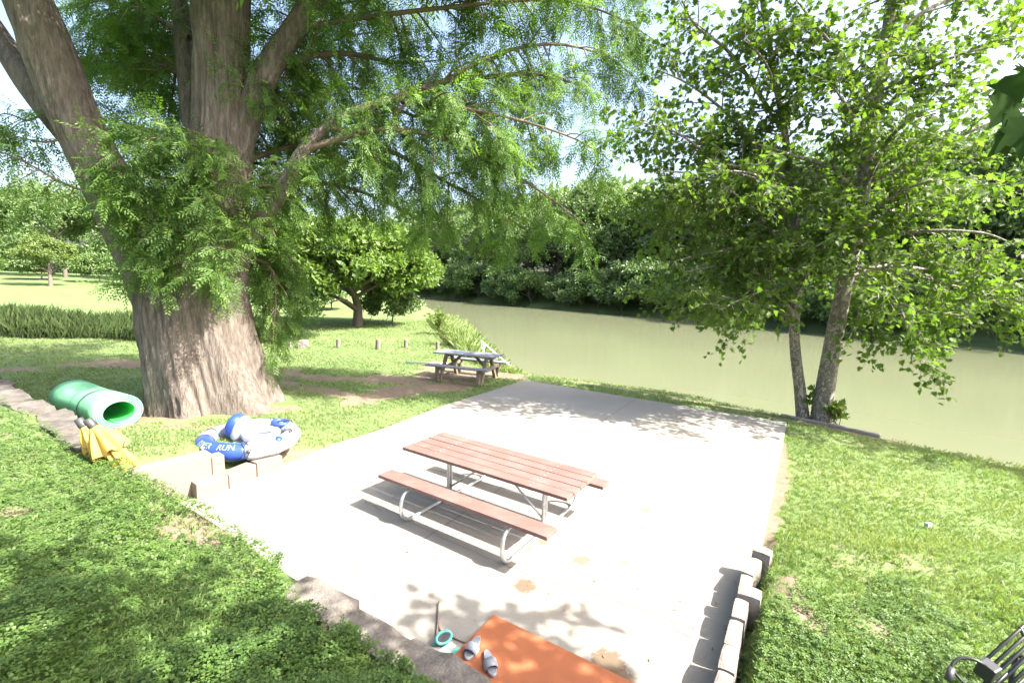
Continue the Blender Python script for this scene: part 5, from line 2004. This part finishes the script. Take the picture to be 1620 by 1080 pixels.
# backrest: puffy rounded pad
uu, vv = np.meshgrid(np.linspace(0, 2 * np.pi, 40, endpoint=False), np.linspace(0.02, math.pi - .02, 20), indexing='ij')
se = lambda v, p: np.sign(v) * np.abs(v) ** p
X = .085 * se(np.cos(vv), .8)
Y = .215 * se(np.sin(vv), .75) * se(np.cos(uu), .85)
Z = .245 * se(np.sin(vv), .75) * se(np.sin(uu), .85)
V = np.stack([X, Y, Z], -1).reshape(-1, 3)
F = [[(i_) * 20 + j_, ((i_ + 1) % 40) * 20 + j_, ((i_ + 1) % 40) * 20 + j_ + 1, i_ * 20 + j_ + 1] for i_ in range(40) for j_ in range(19)]
mi = None
bk = fpart('backrest', V, F, M['vinyl_blue'], TR((-.20, .16, .19), -.5, 0, .42) @ np.diag([1.25, .8, .8, 1]))
V2 = V * np.array([.75, 1.05, 1.04]) + np.array([.075, 0, 0])
fpart('lining', V2, F, M['vinyl_white'], TR((-.20, .16, .19), -.5, 0, .42) @ np.diag([1.25, .8, .8, 1]), bk)
# strap loops, grommet, dark seams
for a in (100, 20, -35, 330):
    a = math.radians(a)
    p = np.array([RA * math.cos(a), RB * math.sin(a), RM_ * .98])
    V, F = tube(arcpath([p + np.array([-.07, 0, -.01]), p + np.array([-.05, 0, .05]), p + np.array([.05, 0, .05]), p + np.array([.07, 0, -.02])], .03), .012, 8)
    fpart('handle', V, F, M['black_plastic'], None)
for a, ro_, mt in ((212, .045, 'vinyl_white'), (212, .026, 'black_plastic'), (268, .03, 'black_plastic'), (305, .05, 'vinyl_blue')):
    a = math.radians(a)
    bb_ = math.radians(20 if ro_ != .05 else 60)
    nrm = np.array([math.cos(a) * math.cos(bb_), math.sin(a) * math.cos(bb_), math.sin(bb_)])
    c_ = np.array([(RA + RM_ * math.cos(bb_)) * math.cos(a), (RB + RM_ * math.cos(bb_)) * math.sin(a), RM_ * math.sin(bb_)])
    t1 = unit(np.cross(nrm, [0, 0, 1.]))
    t2 = np.cross(nrm, t1)
    lift = .010 if mt == 'vinyl_white' else .016
    V = [c_ + nrm * (lift + .004)] + [c_ + nrm * lift + (t1 * math.cos(q) + t2 * math.sin(q)) * ro_ for q in np.linspace(0, 2 * np.pi, 20, endpoint=False)]
    V += [c_ - nrm * .01 + (t1 * math.cos(q) + t2 * math.sin(q)) * ro_ for q in np.linspace(0, 2 * np.pi, 20, endpoint=False)]
    F = [[0, 1 + k, 1 + (k + 1) % 20] for k in range(20)] + [[1 + k, 21 + k, 21 + (k + 1) % 20, 1 + (k + 1) % 20] for k in range(20)]
    fpart('grommet', V, F, M[mt], None)


def text_mesh(body, size):
    cu = bpy.data.curves.new('lettering', 'FONT')
    cu.body = body
    cu.size = size
    cu.align_x = 'CENTER'
    cu.align_y = 'CENTER'
    ob = bpy.data.objects.new('lettering_tmp', cu)
    COL.objects.link(ob)
    dg = bpy.context.evaluated_depsgraph_get()
    me = bpy.data.meshes.new_from_object(ob.evaluated_get(dg))
    V = np.array([v.co[:] for v in me.vertices])
    F = [list(p.vertices) for p in me.polygons]
    bpy.data.objects.remove(ob)
    bpy.data.curves.remove(cu)
    bpy.data.meshes.remove(me)
    return V, F


for word, ac in (('RIVER', 211), ('RUN', 243)):
    V, F = text_mesh(word, .12)
    a = math.radians(ac) + V[:, 0] / (RA + .08)
    bb_ = math.radians(50) + V[:, 1] / RM_
    rr = RM_ * 1.075
    V = np.stack([(RA + rr * np.cos(bb_)) * np.cos(a), (RB + rr * np.cos(bb_)) * np.sin(a), rr * np.sin(bb_)], 1)
    fpart('lettering', V, F, M['vinyl_white'], None, smooth=False)['kind'] = 'stuff'
# dark welded seams across the ring and dark printed ovals on the white part
for a in (150, 178, 186, 262, 268, 300, 340, 20, 60):
    a = math.radians(a)
    pts_ = [((RA + RM_ * 1.03 * math.cos(q)) * math.cos(a + .04 * math.sin(3 * q)), (RB + RM_ * 1.03 * math.cos(q)) * math.sin(a + .04 * math.sin(3 * q)), RM_ * 1.03 * math.sin(q)) for q in np.linspace(-.5, 2.9, 22)]
    V, F = tube(np.array(pts_), .006, 6)
    fpart('seam', V, F, M['black_plastic'], None)
for a, sz_ in ((285, .05), (318, .06), (350, .05), (35, .06)):
    a = math.radians(a)
    V = []
    for q in np.linspace(0, 2 * np.pi, 24, endpoint=False):
        aa_, bq = a + sz_ * 1.6 * math.cos(q) / RA, math.radians(62) + sz_ * .55 * math.sin(q) / RM_
        V.append(((RA + RM_ * 1.06 * math.cos(bq)) * math.cos(aa_), (RB + RM_ * 1.06 * math.cos(bq)) * math.sin(aa_), RM_ * 1.06 * math.sin(bq)))
    fpart('printed_oval', V, [list(range(24))], M['vinyl_grey'], None, smooth=False)
# slumped grey skirt at the left
V, F = torus(.30, .22, .10, 50, 16, math.radians(60), math.radians(270), .12, 8, False, .6)
fpart('side_flap', V, F, M['vinyl_grey'], TR((-.5, .42, -.08), .2))

# ------------------------------------------------------------------ orange mat and things on it
MC = np.array([-0.09, 3.83])
e1, e2 = TE, TN
c = MC + e1 * 1.0 + e2 * .42
mb = MB()
Vb, Fb = bbox(2.0, .84, .03, .010, 2)
mb.add(Vb, Fb, TR((c[0], c[1], .016), ang))
o = mb.build('floor_mat', M['orange_foam'], None)
tag(o, 'orange foam mat lying on the patio under the silver sandals', 'mat')


def sandal(pos, rz, label):
    r = thing('slide_sandal', (pos[0], pos[1], .031), label, 'sandal', 'silver slide sandals on the orange mat')
    T = TR((pos[0], pos[1], .031), rz)
    n = 40
    t = np.linspace(0, 2 * np.pi, n, endpoint=False)
    x = .125 * np.cos(t)
    wd = .043 + .008 * np.cos(t) + .004 * np.cos(2 * t)
    y = wd * np.sin(t) + .004 * np.cos(t)
    V = []
    for sc_, z in ((.95, 0), (1.0, .006), (1.0, .024), (.93, .030), (.85, .026)):
        V += [(sc_ * a, sc_ * b, z + .006 * (a < -.05)) for a, b in zip(x, y)]
    F = [[k * n + j, k * n + (j + 1) % n, (k + 1) * n + (j + 1) % n, (k + 1) * n + j] for k in range(4) for j in range(n)]
    F += [list(range(n))[::-1]]
    mb = MB(); mb.add(V, F, T)
    sole = mb.build('sole', M['sandal'], r, True)
    mb = MB(); mb.add([(.86 * a, .86 * b, .0265 + .006 * (a < -.05)) for a, b in zip(x, y)], [list(range(n))], T)
    mb.build('footbed', M['sandal_dark'], sole, True)
    V, m = [], 12
    for k in range(m):
        a = math.pi * k / (m - 1)
        for xx, lift in ((-.012, 0), (.02, .004), (.068, -.004)):
            V.append((xx + .01 * math.sin(a), .054 * math.cos(a), .012 + (.060 + lift) * math.sin(a) ** .8))
    for k in range(m):
        a = math.pi * k / (m - 1)
        for xx, lift in ((-.012, 0), (.02, .004), (.068, -.004)):
            V.append((xx + .01 * math.sin(a), .050 * math.cos(a), .010 + (.056 + lift) * math.sin(a) ** .8))
    o_ = 3 * m
    F = []
    for k in range(m - 1):
        for j in range(2):
            F.append([k * 3 + j, k * 3 + j + 1, (k + 1) * 3 + j + 1, (k + 1) * 3 + j])
            F.append([o_ + k * 3 + j, o_ + (k + 1) * 3 + j, o_ + (k + 1) * 3 + j + 1, o_ + k * 3 + j + 1])
        F.append([k * 3, (k + 1) * 3, o_ + (k + 1) * 3, o_ + k * 3])
        F.append([k * 3 + 2, o_ + k * 3 + 2, o_ + (k + 1) * 3 + 2, (k + 1) * 3 + 2])
    mb = MB(); mb.add(V, F, T)
    mb.build('strap', M['sandal'], r, True)


pa, pb = at(757, 1013, .03), at(739, 1042, .03)
sandal((pa + pb) / 2, math.atan2(*(pb - pa)[1::-1]), 'silver slide sandal at the left edge of the orange mat, nearer the turquoise goggles')
pa, pb = at(770, 1033, .03), at(780, 1071, .03)
sandal((pa + pb) / 2, math.atan2(*(pb - pa)[1::-1]), 'silver slide sandal further right on the orange mat, toe towards the viewer')

# goggles and paper
p = at(702, 1012, .03)
r = thing('swim_goggles', (p[0], p[1], 0), 'turquoise swim mask with dark lens beside the orange mat', 'goggles')
T = TR((p[0], p[1], .055), 0.55, 0.9, 0)
V, F = torus(.066, .042, .013, 40, 10, lump=.0)
mb = MB(); mb.add(V, F, T); frm = mb.build('frame', M['turquoise'], r, True)
n = 32
mb = MB(); mb.add([(.062 * math.cos(q), .039 * math.sin(q), 0.004) for q in np.linspace(0, 2 * np.pi, n, endpoint=False)], [list(range(n))], T); mb.build('lens', M['dark_glass'], frm)
V, F = tube(arcpath([(-.07, 0, 0), (-.10, -.05, -.04), (0, -.12, -.05), (.09, -.05, -.04), (.07, 0, 0)], .05), .008, 6)
mb = MB(); mb.add(V * np.array([1, .5, 1]), F, T); mb.build('strap', M['turquoise'], r, True)


def flatcard(name, pix, z, mat, label, cat, thick=.006):
    q = [at(x, y, z) for x, y in pix]
    n = len(q)
    V = [(a[0], a[1], z + .004 * (k % 2)) for k, a in enumerate(q)] + [(a[0], a[1], z - thick) for a in q]
    F = [list(range(n))] + [[k, n + k, n + (k + 1) % n, (k + 1) % n] for k in range(n)] + [list(range(n, 2 * n))[::-1]]
    mb = MB(); mb.add(V, F)
    o = mb.build(name, mat, None)
    tag(o, label, cat)
    return o


flatcard('paper_card', [(688, 1033), (713, 1014), (722, 1020), (709, 1037)], .03, M['paper'], 'white card with small print lying between the goggles and the orange mat', 'card')
flatcard('turquoise_card', [(706, 1036), (724, 1024), (732, 1026), (719, 1043)], .012, M['turquoise'], 'turquoise wrapper under the white card by the orange mat', 'wrapper')
# twig on the slab
r = thing('fallen_twig', (*at(691, 1000)[:2], 0), 'thin forked dead twig lying on the patio behind the goggles', 'twig')
mb = MB()
V, F = tube(spline([at(694, 951, .02), at(693, 970, .015), at(692, 990, .012), at(690, 1008, .01)], 14), np.linspace(.006, .011, 14), 6)
mb.add(V, F); mb.build('stem', M['twig_bark'], r, True)
mb = MB()
V, F = tube(spline([at(693, 985, .014), at(700, 1000, .012), at(722, 1010, .01), at(746, 1020, .01)], 14), np.linspace(.010, .005, 14), 6)
mb.add(V, F); mb.build('stem', M['twig_bark'], r, True)

# ------------------------------------------------------------------ black metal chair in the corner
hx = at(1552, 1050, .78)
CH = np.array([hx[0] + .30, hx[1] - .02, ground_h(np.array([[hx[0] + .3, hx[1]]]))[0]])
r = thing('metal_chair', CH, 'black metal outdoor chair with barred back in the bottom right corner', 'chair')
back0, back1 = at(1556, 1046, .72), atd(1680, 935, 2.95)
dirb = unit(back1 - back0)
side = unit(np.cross(dirb, [0.25, -1.0, 0.35]))
for k in range(5):
    o_ = -side * (.052 * k)
    mb = MB()
    V, F = tube(np.array([back0 - o_ * 1.0, back1 - o_ * 1.0]), .010, 8)
    mb.add(V, F)
    mb.build('back_bar', M['black_metal'], r, True)
for f in (.45, 1.0):
    q = back0 * (1 - f) + back1 * f
    mb = MB()
    V, F = tube(np.array([q - side * .01, q + side * .22]), .011, 8)
    mb.add(V, F)
    mb.build('back_rail', M['black_metal'], r, True)
# hinge block, seat frame, armrest loop, legs
mb = MB()
Vb, Fb = bbox(.09, .09, .10, .012, 2)
mb.add(Vb, Fb, TR(back0 + np.array([-.0, -.03, -.03]), .4, .2))
mb.build('bracket', M['black_metal'], r)
s0_ = back0 + np.array([-.02, -.05, -.10])
sv, sw_ = np.array([.42, .22, 0.02]), np.array([.20, -.40, -.02])
cor = [s0_, s0_ + sv, s0_ + sv + sw_, s0_ + sw_]
mb = MB()
V, F = tube(arcpath(cor + [cor[0] + sv * .02], .04), .013, 8)
mb.add(V, F)
mb.build('seat_frame', M['black_metal'], r, True)
for k in range(7):
    f = (k + .5) / 7
    mb = MB()
    V, F = tube(np.array([cor[0] + sw_ * f, cor[1] + sw_ * f]), .008, 6)
    mb.add(V, F)
    mb.build('seat_bar', M['black_metal'], r, True)
for q in cor:
    mb = MB()
    V, F = tube(np.array([q, [q[0], q[1], CH[2] - .02]]), .014, 8)
    mb.add(V, F)
    mb.build('leg', M['black_metal'], r, True)
pth = arcpath([at(1560, 1052, .74), at(1538, 1040, .76), at(1515, 1040, .74), at(1504, 1052, .70), at(1512, 1066, .66), at(1530, 1085, .62)], .05)
mb = MB()
V, F = tube(pth, .009, 8)
mb.add(V, F)
mb.build('arm_loop', M['black_metal'], r, True)
mb = MB()
V, F = tube(np.array([at(1506, 1056, .69), at(1500, 1075, .64)]), .02, 10)
mb.add(V, F)
mb.build('arm_grip', M['black_plastic'], r, True)

# ------------------------------------------------------------------ litter
rng = np.random.default_rng(61)
pl = at(1470, 827, .03)
o = stone('litter', (pl[0], pl[1], .0), (.07, .05, .05), .3, M['paper'], None, 77, .2)
tag(o, 'small white scrap lying on the lawn right of the patio', 'litter')
Vs, Fs, n0 = [], [], 0
P = []
for k in range(70):
    q = at(rng.uniform(450, 1180), rng.uniform(700, 1060))[:2]
    P.append(q)
P = np.array(P)
P = P[inside(P, SLAB)]
a = rng.random(len(P)) * 6.28
V, F, rn = instances(*LEAF, np.concatenate([P, np.full((len(P), 1), .008)], 1), np.stack([np.cos(a), np.sin(a), 0 * a], 1), upvec(len(P), rng, .15), rng.uniform(.02, .055, len(P)), rng)
o = obj('leaf_litter', V, F, M['dry_leaf'], None, False, rn)
tag(o, 'scattered dry leaves on the patio', 'leaf litter', kind='stuff')
